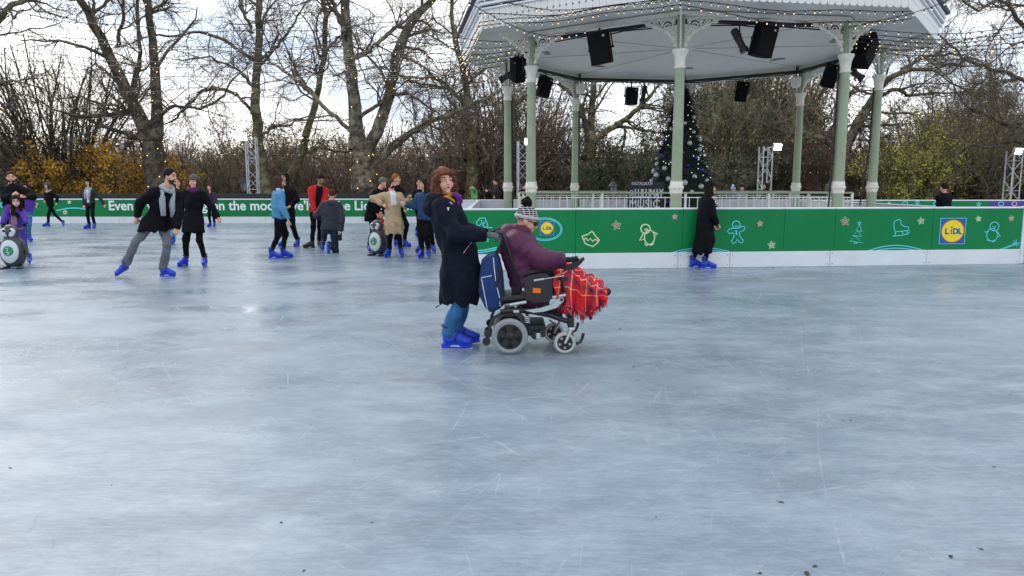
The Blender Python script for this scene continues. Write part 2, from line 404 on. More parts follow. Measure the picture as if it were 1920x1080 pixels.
# other sides of the island enclosure
def plain_side(a, b, label, nn=None, colr=green, n=None):
    a, b = Vector(a), Vector(b); d = (b - a); l = d.length; d.normalize(); nr = Vector((d.y, -d.x, 0)); t = thing('rink_barrier', label, 'barrier', a)
    n = n or max(1, round(l / 2)); st = l / n
    for i in range(n):
        p, q = d * (i * st), d * ((i + 1) * st)
        wall_piece(t, 'panel', p, q, KT, GT - .10, .05, colr, nr, .008); wall_piece(t, 'kick_board', p + nr * .012, q + nr * .012, 0, KT - .002, .05, white, nr, .008); wall_piece(t, 'cap_rail', p + nr * .02, q + nr * .02, GT - .10, CT - .10, .10, white, nr, .004, .012)
        wall_piece(t, 'backing', p - nr * .052, q - nr * .052, .01, GT - .11, .02, grey_in, nr, .01)
    return t
P0 = Vector((I0.x, I0.y, 0)) + en * -.1 + ed * .03; P1 = Vector((I1.x, I1.y, 0)) + ed * .1 - en * .05
P2, P3, P4, P5, P6 = Vector((12.8, 15.9, 0)), Vector((12.7, 17.75, 0)), Vector((10.75, 17.75, 0)), Vector((10.8, 27.6, 0)), Vector((-1.25, 27.4, 0))
plain_side(P1, P2, 'green rink barrier turning back from the corner post beside the bandstand'); plain_side(P2, P3, 'short green rink barrier closing the bandstand corner'); plain_side(P3, P4, 'rink barrier seen from its grey inner side behind the bandstand corner'); plain_side(P4, P5, 'rink barrier running back beside the bandstand'); plain_side(P5, P6, 'rink barrier behind the bandstand', colr=white); plain_side(P6, P0, 'rink barrier running back beside the woman pushing the wheelchair')
sheet('island_paving', [(p.x, p.y) for p in (P0, P1, P2, P3, P4, P5, P6)], .006, mat('paving', (.44, .44, .43), .9, var=.3, scale=2, bump=.3, bscale=20))
# prints on the front boards: polylines given in image points, laid on the board 3 mm proud
def c6(pts): return [(860 + x * .28125, 240 + y * .28125) for x, y in pts]
def c7(pts): return [(1380 + x * .28125, 240 + y * .28125) for x, y in pts]
def panel_of(u):
    for a, b, o in panels:
        if a <= u <= b: return o
    return panels[-1][2]
def lp(u, v): q = on_front(u, v); return (q.dot(ed), q.z)
PRO = en * .0035
def print_lines(name, lists, m, wd=.017, closed=()):
    mb = MB()
    for i, l in enumerate(lists): mb.strip([lp(*p) for p in l], wd, PRO, ed, Vector((0, 0, 1)), closed=(i in closed))
    u = sum(p[0] for p in lists[0]) / len(lists[0]); return mb.build(name, m, panel_of(u))
def circ(cx, cy, rx, ry=None, n=20, a0=0, a1=360): return [(cx + rx * math.cos(R(a0 + (a1 - a0) * k / n)), cy + (ry or rx) * math.sin(R(a0 + (a1 - a0) * k / n))) for k in range(n + (0 if a1 - a0 == 360 else 1))]
def star(cx, cy, r, q=.48, rot=-90): return [(cx + (r if k % 2 == 0 else r * q) * math.cos(R(rot + 36 * k)), cy + (r if k % 2 == 0 else r * q) * math.sin(R(rot + 36 * k))) for k in range(10)]
for cf, x, y, r, m in ((c6, 1052, 650, 33, pinkst), (c6, 1440, 592, 20, pinkst), (c7, 160, 638, 21, pinkst), (c7, 237, 780, 28, cream), (c7, 727, 622, 32, pinkst), (c7, 1233, 620, 25, cream), (c7, 1615, 605, 20, cream), (c7, 1835, 602, 20, pinkst)):
    print_lines('printed_star', [cf(star(x, y, r, rot=-96)), cf(star(x, y, r * .42, rot=-96))], m, .014, (0, 1))
print_lines('printed_candy_cane', [c6([(195, 760), (192, 640), (175, 598), (140, 602), (118, 632), (128, 655), (150, 640), (165, 628), (168, 690)]), c6([(150, 612), (160, 650), (185, 612)]), c6([(165, 660), (225, 665)])], cyan)
print_lines('printed_ribbon', [c6([(100, 822), (180, 812), (255, 796)]), c6([(100, 835), (190, 824), (265, 806)])], cyan, .022)
print_lines('printed_oval', [c6(circ(575, 675, 114, 76, 40)), c6(circ(575, 675, 106, 68, 40))], cyan, .014, (0, 1))
print_lines('printed_cake', [c6([(822, 722), (845, 772), (893, 790), (922, 770), (938, 748)]), c6([(822, 722), (862, 708), (880, 695), (888, 688), (900, 700), (905, 712), (938, 748)]), c6([(832, 745), (848, 733), (862, 752), (878, 736), (894, 756), (910, 742), (930, 755)])], cream, .02)
print_lines('printed_penguin', [c6(circ(1245, 672, 31, 30)), c6(circ(1272, 728, 34, 48)), c6([(1232, 700), (1205, 752), (1238, 738)]), c6([(1288, 688), (1325, 706), (1300, 722)]), c6([(1240, 770), (1250, 784), (1268, 775), (1280, 782), (1300, 770)]), c6([(1238, 672), (1252, 684), (1258, 668)])], cream, .02, (0, 1))
ginger = [(1836, 668), (1806, 672), (1791, 688), (1800, 702), (1832, 700), (1836, 722), (1818, 756), (1826, 770), (1846, 764), (1856, 738), (1870, 762), (1890, 766), (1898, 752), (1872, 718), (1870, 696), (1902, 680), (1908, 662), (1892, 654), (1866, 668)]
print_lines('printed_gingerbread', [c6(ginger), c6(circ(1850, 645, 26, 25)), c6(circ(1850, 690, 4)), c6(circ(1852, 706, 4)), c6([(1840, 652), (1850, 658), (1862, 650)])], cyan, .017, (1, 2, 3))
print_lines('printed_arc', [c6([(1390 + 470 * k / 16, 838 - 40 * math.sin(math.pi * k / 16)) for k in range(17)]), c6([(1425 + 400 * k / 16, 838 - 25 * math.sin(math.pi * k / 16)) for k in range(17)])], cyan, .016)
print_lines('printed_fir_tree', [c7([(822, 645), (800, 682), (838, 691)]), c7([(812, 684), (777, 716), (840, 723)]), c7([(790, 718), (757, 753), (843, 766)]), c7([(790, 758), (788, 768), (804, 770), (806, 761)]), c7(star(822, 635, 12))], cyan, .016, (0, 1, 2, 4))
print_lines('printed_ice_skate', [c7([(1052, 625), (1085, 608), (1100, 620), (1098, 640), (1120, 655), (1150, 662), (1153, 682), (1105, 688), (1060, 692), (1052, 655)]), c7([(1044, 721), (1100, 716), (1145, 706), (1158, 690)]), c7([(1062, 692), (1060, 718)]), c7([(1110, 688), (1112, 713)]), c7([(1140, 684), (1140, 706)])], cyan, .016, (0,))
print_lines('printed_arc', [c7([(850 + 435 * k / 16, 828 - 46 * math.sin(math.pi * k / 16)) for k in range(17)]), c7([(885 + 370 * k / 16, 828 - 27 * math.sin(math.pi * k / 16)) for k in range(17)])], cyan, .018)
print_lines('printed_penguin', [c7(circ(1722, 656, 30, 30)), c7(circ(1706, 712, 36, 42)), c7([(1685, 690), (1652, 692), (1676, 704)]), c7([(1742, 690), (1760, 722), (1738, 728)]), c7([(1668, 745), (1690, 752), (1716, 758), (1730, 748)]), c7([(1712, 654), (1722, 664), (1732, 656)])], cyan, .016, (0, 1))
print_lines('printed_comet', [c7([(1722, 822), (1865, 770)]), c7([(1740, 822), (1868, 774)]), c7([(1868, 742), (1868, 795)]), c7([(1840, 768), (1896, 766)]), c7([(1850, 750), (1886, 785)])], cyan, .012)
def disc(mb, cx, cy, rx, rz, off, n=32):
    pts = [(cx + rx * math.cos(2 * math.pi * k / n), cy + rz * math.sin(2 * math.pi * k / n)) for k in range(n)]
    P = [ed * x + en * off + Vector((0, 0, z)) for x, z in pts]; return mb.add(P, [tuple(range(n))])
def logo(u0, u1, v0, v1):
    a, b = lp(u0, v0), lp(u1, v1); cx, cz = (a[0] + b[0]) / 2, (a[1] + b[1]) / 2; hw, hh = (b[0] - a[0]) / 2, (a[1] - b[1]) / 2; o = panel_of((u0 + u1) / 2)
    quad = lambda hw_, hh_, off: MB().add([ed * (cx + sx_ * hw_) + en * off + Vector((0, 0, cz + sz * hh_)) for sx_, sz in ((-1, -1), (1, -1), (1, 1), (-1, 1))], [(0, 1, 2, 3)])
    quad(hw * 1.05, hh * 1.04, .0045).build('logo_edge', cyan, o); quad(hw, hh, .0055).build('logo_square', lblue, o)
    disc(MB(), cx, cz, hw * .95, hh * .93, .0065).build('logo_ring', lred, o); disc(MB(), cx, cz, hw * .88, hh * .86, .0075).build('logo_disc', lyel, o)
    for s_, off, mm, big in (('L', -.63, lblue, 1), ('l', -.17, lred, .8), ('D', .0, lblue, 1), ('L', .43, lblue, 1)):
        me = text_mesh(s_, hh * .62 * big, hh * .035); l = link('lettering', me, mm, o)
        M = Matrix((ed, Vector((0, 0, 1)), en)).transposed().to_4x4(); M.translation = ed * (cx + hw * off) + en * .009 + Vector((0, 0, cz - hh * .22)); l.matrix_local = M
    dd = MB(); disc(dd, cx - hw * .095, cz + hh * .30, hw * .085, hh * .085, .009, 12); dd.build('logo_dot', lred, o)
logo(1764.5, 1807, 409.7, 456.5); logo(1012.8, 1038, 415, 440.4)
# ---- the outer barrier of the rink
fb = thing('rink_barrier', 'long outer rink barrier with white slogan on green boards', 'barrier', (0, FAR, 0))
fn = Vector((0, -1, 0))
def fx_(u, v=400): q = W(u, v, FAR); return q.x
seg = [(-32, fx_(862), green), (fx_(862), fx_(1560), white), (fx_(1560), fx_(1853), green), (fx_(1853), 32, purple_b)]
for a, b, m in seg:
    n = max(1, round((b - a) / 2)); st = (b - a) / n; top = 1.0 if a < -5 else .955
    for i in range(n):
        p, q = Vector((a + i * st, 0, 0)), Vector((a + (i + 1) * st, 0, 0))
        wall_piece(fb, 'panel', p, q, .27, top - .05, .05, m, fn, .008); wall_piece(fb, 'kick_board', p + fn * .012, q + fn * .012, 0, .268, .05, white, fn, .008); wall_piece(fb, 'cap_rail', p + fn * .02, q + fn * .02, top - .05, top, .1, white, fn, .003, .012)
T_ = "Even if we're living on the moon, we'll still be "
m1 = text_mesh(T_ + 'L', 1.0); m0 = text_mesh('L', 1.0)
w1 = max(v.co.x for v in m1.vertices) - max(v.co.x for v in m0.vertices)
x0, x1 = fx_(203, 390), fx_(664, 392); size = (x1 - x0) / w1
full = T_ + 'Lidl on price'; pre = ''; adv = lambda s: max(v.co.x for v in text_mesh(s + 'L', size).vertices) - max(v.co.x for v in text_mesh('L', size).vertices)
for wd_ in full.split(' '):
    link('lettering', text_mesh(wd_, size, size * .022), wprint, fb, (x0 + adv(pre) if pre else x0, -.004, W(203, 393.8, FAR).z), (math.pi / 2, 0, 0)); pre += wd_ + ' '
def far_print(name, lists, m, wd, closed=()):
    mb = MB()
    for i, l in enumerate(lists):
        pts = [(W(u, v, FAR).x, W(u, v, FAR).z) for u, v in l]; mb.strip(pts, wd, (0, -.004, 0), (1, 0, 0), (0, 0, 1), closed=i in closed)
    mb.build(name, m, fb)
for u, v, r, m in ((65, 384, 7, pinkst), (130, 379, 3, cream), (122, 398, 4, cream), (1720, 380, 4, cyan), (1667, 382, 3, cream), (1835, 383, 4, cyan)): far_print('printed_star', [star(u, v, r)], m, .04, (0,))
far_print('printed_arc', [[(106 + 62 * k / 10, 400 - 10 * math.sin(.5 + 2.0 * k / 10)) for k in range(11)]], cyan, .05)
far_print('printed_icon', [circ(10, 384, 9, 6)], cyan, .05, (0,))
for u in (1697, 1755, 1877, 1902): far_print('printed_icon', [circ(u, 382, 5, 4, 8)], cyan if u % 2 else pinkst, .035, (0,))
rail = thing('black_fence', 'low black fence standing behind the green slogan boards', 'fence', (0, FAR + .7, 0))
blk = mat('fence_black', (.018, .018, .02), .5)
for i in range(10):
    x = -32 + i * 2.8
    MB().box((x + 1.4, 0, .62), (2.74, .05, 1.16), None, .008).build('fence_panel', blk, rail); MB().box((x, 0, .62), (.055, .08, 1.26), None, .008).build('post', blk, rail)
# ================================================================== bandstand
BX, BY, BR, BPH = 4.795, 21.4, 5.06, R(-103.5)
ER, EZ = 6.40, 5.15
sage = mat('sage_paint', (.30, .37, .245), .42, var=.10, scale=3, bump=.06, bscale=25); iron_w = mat('cream_ironwork', (.78, .76, .68), .5, var=.12, scale=9); soff = mat('soffit_paint', (.78, .78, .76), .6, var=.07, scale=2)
ceil_m = mat('ceiling_paint', (.86, .89, .89), .5, var=.04, scale=1.0); lead = mat('roof_lead', (.30, .33, .37), .55, var=.15, scale=2); blackm = mat('black_metal', (.012, .012, .014), .45, var=.2); stone = mat('plinth_stone', (.58, .57, .54), .85, var=.2, bump=.2)
bs = thing('bandstand', 'octagonal bandstand with sage green columns, cream scrollwork and white ceiling', 'bandstand', (BX, BY, 0))
ang = [BPH + i * math.pi / 4 for i in range(8)]
def oc(r, i, z): a = ang[i % 8]; return Vector((r * math.cos(a), r * math.sin(a), z))
fl = MB(); fl.add([oc(5.6, i, 0) for i in range(8)] + [oc(5.6, i, .40) for i in range(8)], [tuple(range(8, 16))] + [(i, (i + 1) % 8, 8 + (i + 1) % 8, 8 + i) for i in range(8)]); fl.build('plinth', stone, bs)
# column
shaft = MB().lathe([(.19, .40), (.19, .52), (.135, .56), (.125, 1.36)], n=20, cap=False).lathe([(.118, 1.62), (.112, 2.8), (.104, 4.03)], n=20, cap=False).mesh('column', True)
ring = MB().lathe([(.126, 1.36), (.135, 1.38), (.135, 1.44), (.158, 1.46), (.165, 1.49), (.158, 1.52), (.135, 1.53), (.13, 1.60), (.119, 1.62)], n=20, cap=False)
for k in range(14):
    t = 2 * math.pi * k / 14
    for z0, z1 in ((1.44, 1.33), (1.54, 1.65)): ring.tube([(.132 * math.cos(t), .132 * math.sin(t), z0), (.124 * math.cos(t), .124 * math.sin(t), z1)], [.016, .003], 5)
ring = ring.mesh('collar', True)
capt = MB().lathe([(.105, 4.02), (.125, 4.03), (.13, 4.06), (.11, 4.08), (.112, 4.14), (.125, 4.26), (.155, 4.34), (.175, 4.38), (.175, 4.42), (.10, 4.43)], n=20).mesh('capital', True)
post = MB().box((-.055, 0, 4.78), (.055, .10, .72), None, .006).box((.055, 0, 4.78), (.055, .10, .72), None, .006).mesh('upper_post')
postw = MB().box((0, 0, 4.78), (.055, .06, .72), None, .004).mesh('post_strip')
def spiral(cx, cy, r0, r1, a0, turns, n=16): return [(cx + (r0 + (r1 - r0) * k / n) * math.cos(a0 + 2 * math.pi * turns * k / n), cy + (r0 + (r1 - r0) * k / n) * math.sin(a0 + 2 * math.pi * turns * k / n)) for k in range(n + 1)]
def bracket_mesh():                            # plane x (away from the column) / z, column at x = 0
    mb = MB(); T3 = lambda p: (p[0], 0, p[1])
    mb.tube([T3((.06, 5.10)), T3((.95, 5.10))], .022, 5); mb.tube([T3((.07, 4.44)), T3((.07, 5.10))], .018, 5)
    arch = [(.08 + .80 * (k / 14) ** 1.6, 4.44 + .64 * (k / 14) ** .75) for k in range(15)]; mb.tube([T3(p) for p in arch], .022, 5)
    for cx, cy, r, a0, tn in ((.30, 4.93, .15, 0, 1.9), (.58, 5.00, .085, 1, -1.7), (.16, 4.66, .075, 2, 1.6), (.76, 5.04, .05, 3, 1.5), (.15, 4.82, .06, 1, -1.5), (.17, 5.03, .055, 4, 1.5), (.44, 5.03, .05, 2, -1.4), (.12, 4.53, .04, 2, 1.3), (.27, 4.77, .04, 0, 1.3), (.49, 4.90, .045, 0, -1.3)):
        mb.tube([T3(p) for p in spiral(cx, cy, r, r * .18, a0, tn, 18)], [.019 - .006 * k / 18 for k in range(19)], 5)
        mb.ball(T3((cx, cy)), .020, 6, 4)
    for k in range(3, 14, 2): mb.ball(T3((arch[k][0] + .02, arch[k][1] - .03)), .026, 6, 4)
    return mb.mesh('bracket', 'all')
brm = bracket_mesh()
for i in range(8):
    p = oc(BR, i, 0); a = ang[i]
    c = link('column', shaft, sage, bs, (p.x, p.y, 0), (0, 0, a)); link('collar', ring, iron_w, c); link('capital', capt, iron_w, c); link('upper_post', post, sage, c, (0, 0, 0), (0, 0, math.pi / 2)); link('post_strip', postw, iron_w, c)
    for sg in (1, -1):
        q = oc(BR, i + sg, 0); d = (q - p); link('bracket', brm, iron_w, c, (0, 0, 0), (0, 0, math.atan2(d.y, d.x) - a))
    link('bracket', brm, iron_w, c, (0, 0, 0), (0, 0, 0))
# beams, soffit, ceiling, roof
for i in range(8):
    a, b = oc(BR, i, 5.17), oc(BR, i + 1, 5.17); d = (b - a).normalized(); n_ = Vector((d.y, -d.x, 0)); M = Matrix((d, n_, Vector((0, 0, 1)))).transposed()
    MB().box((a + b) / 2, ((b - a).length + .05, .12, .10), M, .01).build('beam', iron_w, bs)
    s0 = [oc(ER - .02, i, 5.52), oc(ER - .02, i + 1, 5.52), oc(BR - .06, i + 1, 5.225), oc(BR - .06, i, 5.225)]
    MB().add(s0, [(0, 1, 2, 3)]).build('soffit', soff, bs)
cl = MB(); K = [(BR - .06, 5.225), (4.4, 5.30), (3.3, 5.44), (2.0, 5.55), (.8, 5.60), (.02, 5.61)]
cl.add([oc(r, i, z) for r, z in K for i in range(8)], [(j * 8 + i, j * 8 + (i + 1) % 8, (j + 1) * 8 + (i + 1) % 8, (j + 1) * 8 + i)[::-1] for j in range(len(K) - 1) for i in range(8)])
co_ = cl.build('ceiling', ceil_m, bs, 'all')
vent = MB().box((0, 0, 0), (.5, .16, .02)).mesh('vent')
for i in range(8):
    v_ = oc(3.9, i, 5.345); link('vent', vent, mat('vent_grey', (.3, .32, .33), .6), co_, v_, (0, 0, ang[i] + math.pi / 2))
for i in range(8): MB().tube([oc(BR - .1, i, 5.20), oc(.3, i, 5.30)], .008, 4).build('tie_rod', mat('rod_grey', (.35, .37, .39), .5), bs)
wh_roof = mat('fascia_paint', (.80, .81, .84), .45, var=.06, scale=2)
for i in range(8):
    def side(r0, z0, r1, z1, name, m, th=.03):
        q = [oc(r0, i, z0), oc(r0, i + 1, z0), oc(r1, i + 1, z1), oc(r1, i, z1)]; MB().add(q + [v - Vector((0, 0, th)) for v in q], [(0, 1, 2, 3), (7, 6, 5, 4), (0, 4, 5, 1), (2, 6, 7, 3), (1, 5, 6, 2), (3, 7, 4, 0)]).build(name, m, bs)
    for k, (r_, z_, hh_, th_) in enumerate(((ER + .035, 5.60, .05, .10), (ER + .07, 5.70, .07, .12), (ER + .10, 5.83, .12, .10))):
        a, b = oc(r_, i, z_), oc(r_, i + 1, z_); d = (b - a).normalized(); n_ = Vector((d.y, -d.x, 0)); M = Matrix((d, n_, Vector((0, 0, 1)))).transposed(); MB().box((a + b) / 2, ((b - a).length, th_, hh_), M, .012).build('moulding', wh_roof, bs)
    a, b = oc(ER + .20, i, 5.93), oc(ER + .20, i + 1, 5.93); MB().tube([a, b], .055, 8).build('gutter', mat('gutter_dark', (.06, .07, .085), .5), bs)
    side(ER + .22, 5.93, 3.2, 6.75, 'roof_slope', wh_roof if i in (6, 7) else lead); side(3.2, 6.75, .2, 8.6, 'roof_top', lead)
    for k in range(1, 12):
        t = k / 12; a = oc(ER + .22, i, 5.955).lerp(oc(ER + .22, i + 1, 5.955), t); b = oc(3.2, i, 6.775).lerp(oc(3.2, i + 1, 6.775), t); MB().tube([a, b], .018, 4).build('roof_seam', lead, bs)
# valance boards
SL = 2 * ER * math.sin(math.pi / 8); NB = 30; bw = SL / NB
prof = []
hw = bw / 2 - .004
for k in range(9): t = math.pi + math.pi * k / 8; prof.append((hw * math.cos(t), .05 + .05 * math.sin(t)))
def notch(sg):
    pts = [(sg * hw, .05), (sg * hw, .22)] + [(sg * (hw - .026 * math.sin(math.pi * k / 6)), .245 - .026 * math.cos(math.pi * k / 6)) for k in range(1, 6)] + [(sg * hw, .272), (sg * hw, .44)]
    return pts
poly = prof + notch(1)[1:] + notch(-1)[1:][::-1]
bm_ = MB().prism(poly, (0, -.011, EZ), (1, 0, 0), (0, 0, 1), .022).mesh('valance_board')
for i in range(8):
    a, b = oc(ER, i, 0), oc(ER, i + 1, 0); d = (b - a).normalized(); rz = math.atan2(d.y, d.x)
    for k in range(NB): link('valance_board', bm_, soff, bs, a.lerp(b, (k + .5) / NB), (0, 0, rz))
# lighting bar hung inside the columns, with its cables
lb = thing('lighting_bar', 'black octagonal lighting bar hung under the bandstand ceiling', 'lighting bar', (BX, BY, 0))
for i in range(8):
    MB().tube([oc(4.86, i, 5.06), oc(4.86, i + 1, 5.06)], .045, 8).build('bar', blackm, lb); MB().tube([oc(4.86, i, 5.06), oc(4.9, i, 5.24)], .02, 5).build('hanger', blackm, lb)
    pts = [oc(4.83, i, 5.0).lerp(oc(4.83, i + 1, 5.0), t / 8) + Vector((0, 0, -.05 * math.sin(math.pi * t / 8 * 3) ** 2 + .02)) for t in range(9)]; MB().tube(pts, .016, 5).build('cable', blackm, lb)
# cables down the columns
cb = MB(); p = oc(BR + .0, 1, 0); cb.tube([(p.x - .15, p.y, 4.1), (p.x - .16, p.y, 2.5), (p.x - .2, p.y, 1.0)], .022, 5).build('cable', blackm, lb)
p = oc(BR, 2, 0); MB().tube([(p.x - .13, p.y, 4.1), (p.x - .15, p.y, 2.5), (p.x - .3, p.y, 1.0)], .022, 5).build('cable', blackm, lb)
p = oc(BR, 6, 0); MB().tube([(p.x + .12, p.y, 4.1), (p.x + .13, p.y, 2.5), (p.x + .14, p.y, .8)], .03, 5).build('cable', blackm, lb)
p = oc(BR, 5, 0); MB().tube([(p.x + .12, p.y, 4.1), (p.x + .13, p.y, 2.5), (p.x + .14, p.y, .8)], .03, 5).build('cable', blackm, lb)
# stage railing
rt = W(980, 361.5, 19.3).z; rx0, rx1 = W(973, 362, 19.3).x, W(1598, 362, 19.3).x
rl = thing('stage_railing', 'white barred railing with sage handrail round the bandstand stage', 'railing', (rx0, 19.3, 0))
irw = mat('rail_white', (.70, .72, .68), .5, var=.08); Wd, Dp = rx1 - rx0, 4.4
bal = MB().box((0, 0, (.42 + rt - .1) / 2), (.018, .018, rt - .1 - .42)).mesh('baluster'); pst = MB().box((0, 0, (.40 + rt) / 2), (.06, .06, rt - .40), None, .006).mesh('post')
for (a, b) in (((0, 0), (Wd, 0)), ((0, 0), (.5, Dp)), ((Wd, 0), (Wd - .5, Dp)), ((.5, Dp), (Wd - .5, Dp))):
    a, b = Vector(a + (0,)), Vector(b + (0,)); l = (b - a).length; zz = Vector((0, 0, rt)); d = (b - a).normalized(); n_ = Vector((d.y, -d.x, 0)); M = Matrix((d, n_, Vector((0, 0, 1)))).transposed()
    MB().box((a + b) / 2 + zz, (l, .07, .045), M, .01).build('handrail', sage, rl); MB().box((a + b) / 2 + zz - Vector((0, 0, .12)), (l, .03, .025), M).build('rail', irw, rl); MB().box((a + b) / 2 + Vector((0, 0, .5)), (l, .03, .025), M).build('rail', irw, rl)
    n = round(l / .21)
    for k in range(1, n): link('baluster', bal, irw, rl, a.lerp(b, k / n))
    for k in range(5): link('post', pst, sage if k % 2 else irw, rl, a.lerp(b, k / 4) + n_ * .002)
# chalk sign
sg_y = 19.75; a, b = W(1178, 341, sg_y), W(1246, 338, sg_y)
sgn = thing('chalkboard_sign', 'black chalkboard with white hand lettering behind the stage railing', 'sign', (a.x, sg_y, .4))
sgw = b.x - a.x; sh = a.z - .4
MB().box((sgw / 2, .02, sh / 2), (sgw, .03, sh), None, .004).build('board', mat('chalkboard', (.012, .014, .025), .7), sgn)
chalk = mat('chalk', (.55, .55, .60), .8)
for body, u, v, sz, bd in (('INSTAGRAM', 1184, 347, .115, .001), ('@', 1178.5, 368, .22, .002), ('LULUMAY', 1189.5, 371, .325, .012), ('MUSIC', 1178.5, 390, .315, .006)):
    q = W(u, v, sg_y); me = text_mesh(body, sz, bd); wdt = max(x.co.x for x in me.vertices); l = link('lettering', me, chalk, sgn, (q.x - a.x, -.002, q.z - .4), (math.pi / 2, 0, 0))
    end = {'INSTAGRAM': 1223, '@': 1189, 'LULUMAY': 1244, 'MUSIC': 1237}[body]; l.scale = ((W(end, v, sg_y).x - q.x) / wdt, 1, 1)
MB().box((.1, .25, .3), (.04, .5, .04), Matrix.Rotation(R(-40), 3, 'X')).box((sgw - .1, .25, .3), (.04, .5, .04), Matrix.Rotation(R(-40), 3, 'X')).build('strut', blackm, sgn)
# ================================================================== things in and around the bandstand
xm_y = 21.6; ct = W(1281, 165, xm_y); xb = .42
xt = thing('christmas_tree', 'decorated Christmas tree with silver and purple baubles inside the bandstand', 'christmas tree', (ct.x, xm_y, xb))
xh = ct.z - xb; xr = 1.12
pine = mat('fir_needles', (.010, .030, .016), .7, var=.4, scale=5)
nV = []; nF = []
for k in range(24000):
    t = rng.uniform(0, 1) ** 1.5; z = xh * t; rr = xr * (1 - t) ** .84 * rng.uniform(.35, 1.06) * (.88 + .12 * math.cos(z * 14)) + .03; a = rng.uniform(0, 6.283)
    p = np.array([rr * math.cos(a), rr * math.sin(a), z]); d = np.array([math.cos(a), math.sin(a), -.35]) * rng.uniform(.09, .17) + rng.normal(size=3) * .03; s_ = np.array([-math.sin(a), math.cos(a), rng.normal() * .6]) * .014
    o = len(nV); nV += [p - s_, p + s_, p + d]; nF.append((o, o + 1, o + 2))
link('foliage', raw_mesh('foliage', nV, None, nF), pine, xt)
MB().lathe([(.05, 0), (.04, xh * .9)], n=8).lathe([(xr * (1 - t) ** .84 * .86, xh * t + .02) for t in (0, .1, .2, .3, .4, .5, .6, .7, .8, .9, .97)], n=18).build('trunk', mat('fir_core', (.012, .02, .012), .9), xt)
silv = mat('bauble_silver', (.46, .47, .50), .32, metal=.35, var=.1); purp = mat('bauble_purple', (.05, .015, .20), .25, metal=.5, var=.1); grn = mat('bauble_green', (.02, .16, .05), .25, metal=.5, var=.1)
bms = {}
for nm, m_ in (('s', silv), ('p', purp), ('g', grn)):
    me = MB().ball((0, 0, 0), 1, 12, 8).mesh('bauble', 'all'); me.materials.append(m_); bms[nm] = me
n_b = 130; kk = 0
for k in range(n_b):
    t = (k + .5) / n_b; t = 1 - math.sqrt(1 - t * .965); a = k * 2.39996; z = xh * t; rr = xr * (1 - t) ** .84 * .96 + .05
    c = 's' if k % 5 in (0, 2, 3) else ('p' if k % 5 == 1 else ('g' if k % 3 else 'p')); r_ = (.085 if c == 's' else .072) * rng.uniform(.75, 1.15) * (1 - .3 * t)
    o = link('bauble', bms[c], None, xt, (rr * math.cos(a), rr * math.sin(a), z)); o.scale = (r_,) * 3
MB().lathe([(.02, xh - .05), (.09, xh + .04), (.02, xh + .16)], n=6).build('tree_topper', grn, xt)
lm = MB()
for k in range(160):
    t = rng.uniform(0, .97); a = rng.uniform(0, 6.283); rr = xr * (1 - t) ** .84 * 1.02 + .04; lm.ball((rr * math.cos(a), rr * math.sin(a), xh * t), .011, 5, 3)
bulb_m = mat('warm_bulb', (1, .55, .16), .4, var=0, emit=2.4); tag(lm.build('fairy_bulbs', mat('cool_bulb', (.9, .93, 1), .4, var=0, emit=1.0), xt), kind='stuff')
spk = mat('speaker_black', (.004, .004, .005), .7, spec=.12, var=.3, scale=20, bump=.15, bscale=200)
grille = mat('speaker_grille', (.005, .005, .007), .7, spec=.15, var=.3, scale=150, bump=.4, bscale=300); lens_m = mat('lens_glass', (.02, .02, .03), .08, spec=.8)
def speaker(u, v, wpx, hpx, Y, yaw, roll, pitch, label, group='loudspeakers hung in the bandstand'):
    c = W(u, v, Y); sc = FPX / (Y * CP) / .82; w_, h_ = wpx / sc, hpx / sc; d_ = w_ * .85
    top = 5.04; t = thing('loudspeaker', label, 'loudspeaker', (c.x, Y, c.z), 0, group)
    M = (Matrix.Rotation(R(yaw), 3, 'Z') @ Matrix.Rotation(R(roll), 3, 'Y') @ Matrix.Rotation(R(pitch), 3, 'X'))
    pl = [(-w_ / 2, -d_ / 2), (w_ / 2, -d_ / 2), (w_ / 2, d_ * .1), (w_ * .3, d_ / 2), (-w_ * .3, d_ / 2), (-w_ / 2, d_ * .1)]
    b = MB().prism(pl, M @ Vector((0, 0, -h_ / 2)), M @ Vector((1, 0, 0)), M @ Vector((0, 1, 0)), h_).build('cabinet', spk, t)
    g_ = MB().box(M @ Vector((0, -d_ / 2 - .006, 0)), (w_ * .92, .012, h_ * .95), M, .004).build('grille', grille, b)
    MB().box(M @ Vector((w_ * .28, -d_ / 2 - .0135, h_ * .38)), (w_ * .12, .003, w_ * .10), M).build('badge', mat('badge_grey', (.35, .35, .37), .5), b)
    yk = MB(); hh = h_ * .56
    pts = [M @ Vector((-w_ * .58, 0, 0)), M @ Vector((-w_ * .58, 0, hh)), M @ Vector((w_ * .58, 0, hh)), M @ Vector((w_ * .58, 0, 0))]
    for p, q in zip(pts[:-1], pts[1:]): yk.tube([p, q], .016, 6)
    yk.build('yoke', blackm, t); a = M @ Vector((0, 0, hh)); MB().tube([a, Vector((a.x * .6, a.y * .6, max(a.z + .05, top - c.z)))], .022, 6).build('clamp', blackm, t)
    for sg in (-1, 1): q = M @ Vector((sg * w_ * .58, 0, 0)); MB().ball(q, .035, 8, 5).build('knob', blackm, t)
speaker(1127, 91, 46, 66, 17.35, -20, -8, 8, 'big loudspeaker hung from the bar between the two front columns nearest the wheelchair')
speaker(1428, 77, 46, 66, 16.75, 22, 9, 8, 'big loudspeaker hung over the stage to the right of the Christmas tree column', )
speaker(972, 131, 32, 50, 20.6, -60, 22, 10, 'tilted loudspeaker between the two left columns of the bandstand')
speaker(1019, 163, 28, 44, 23.5, 30, 14, 5, 'small loudspeaker hanging low beside the front left column')
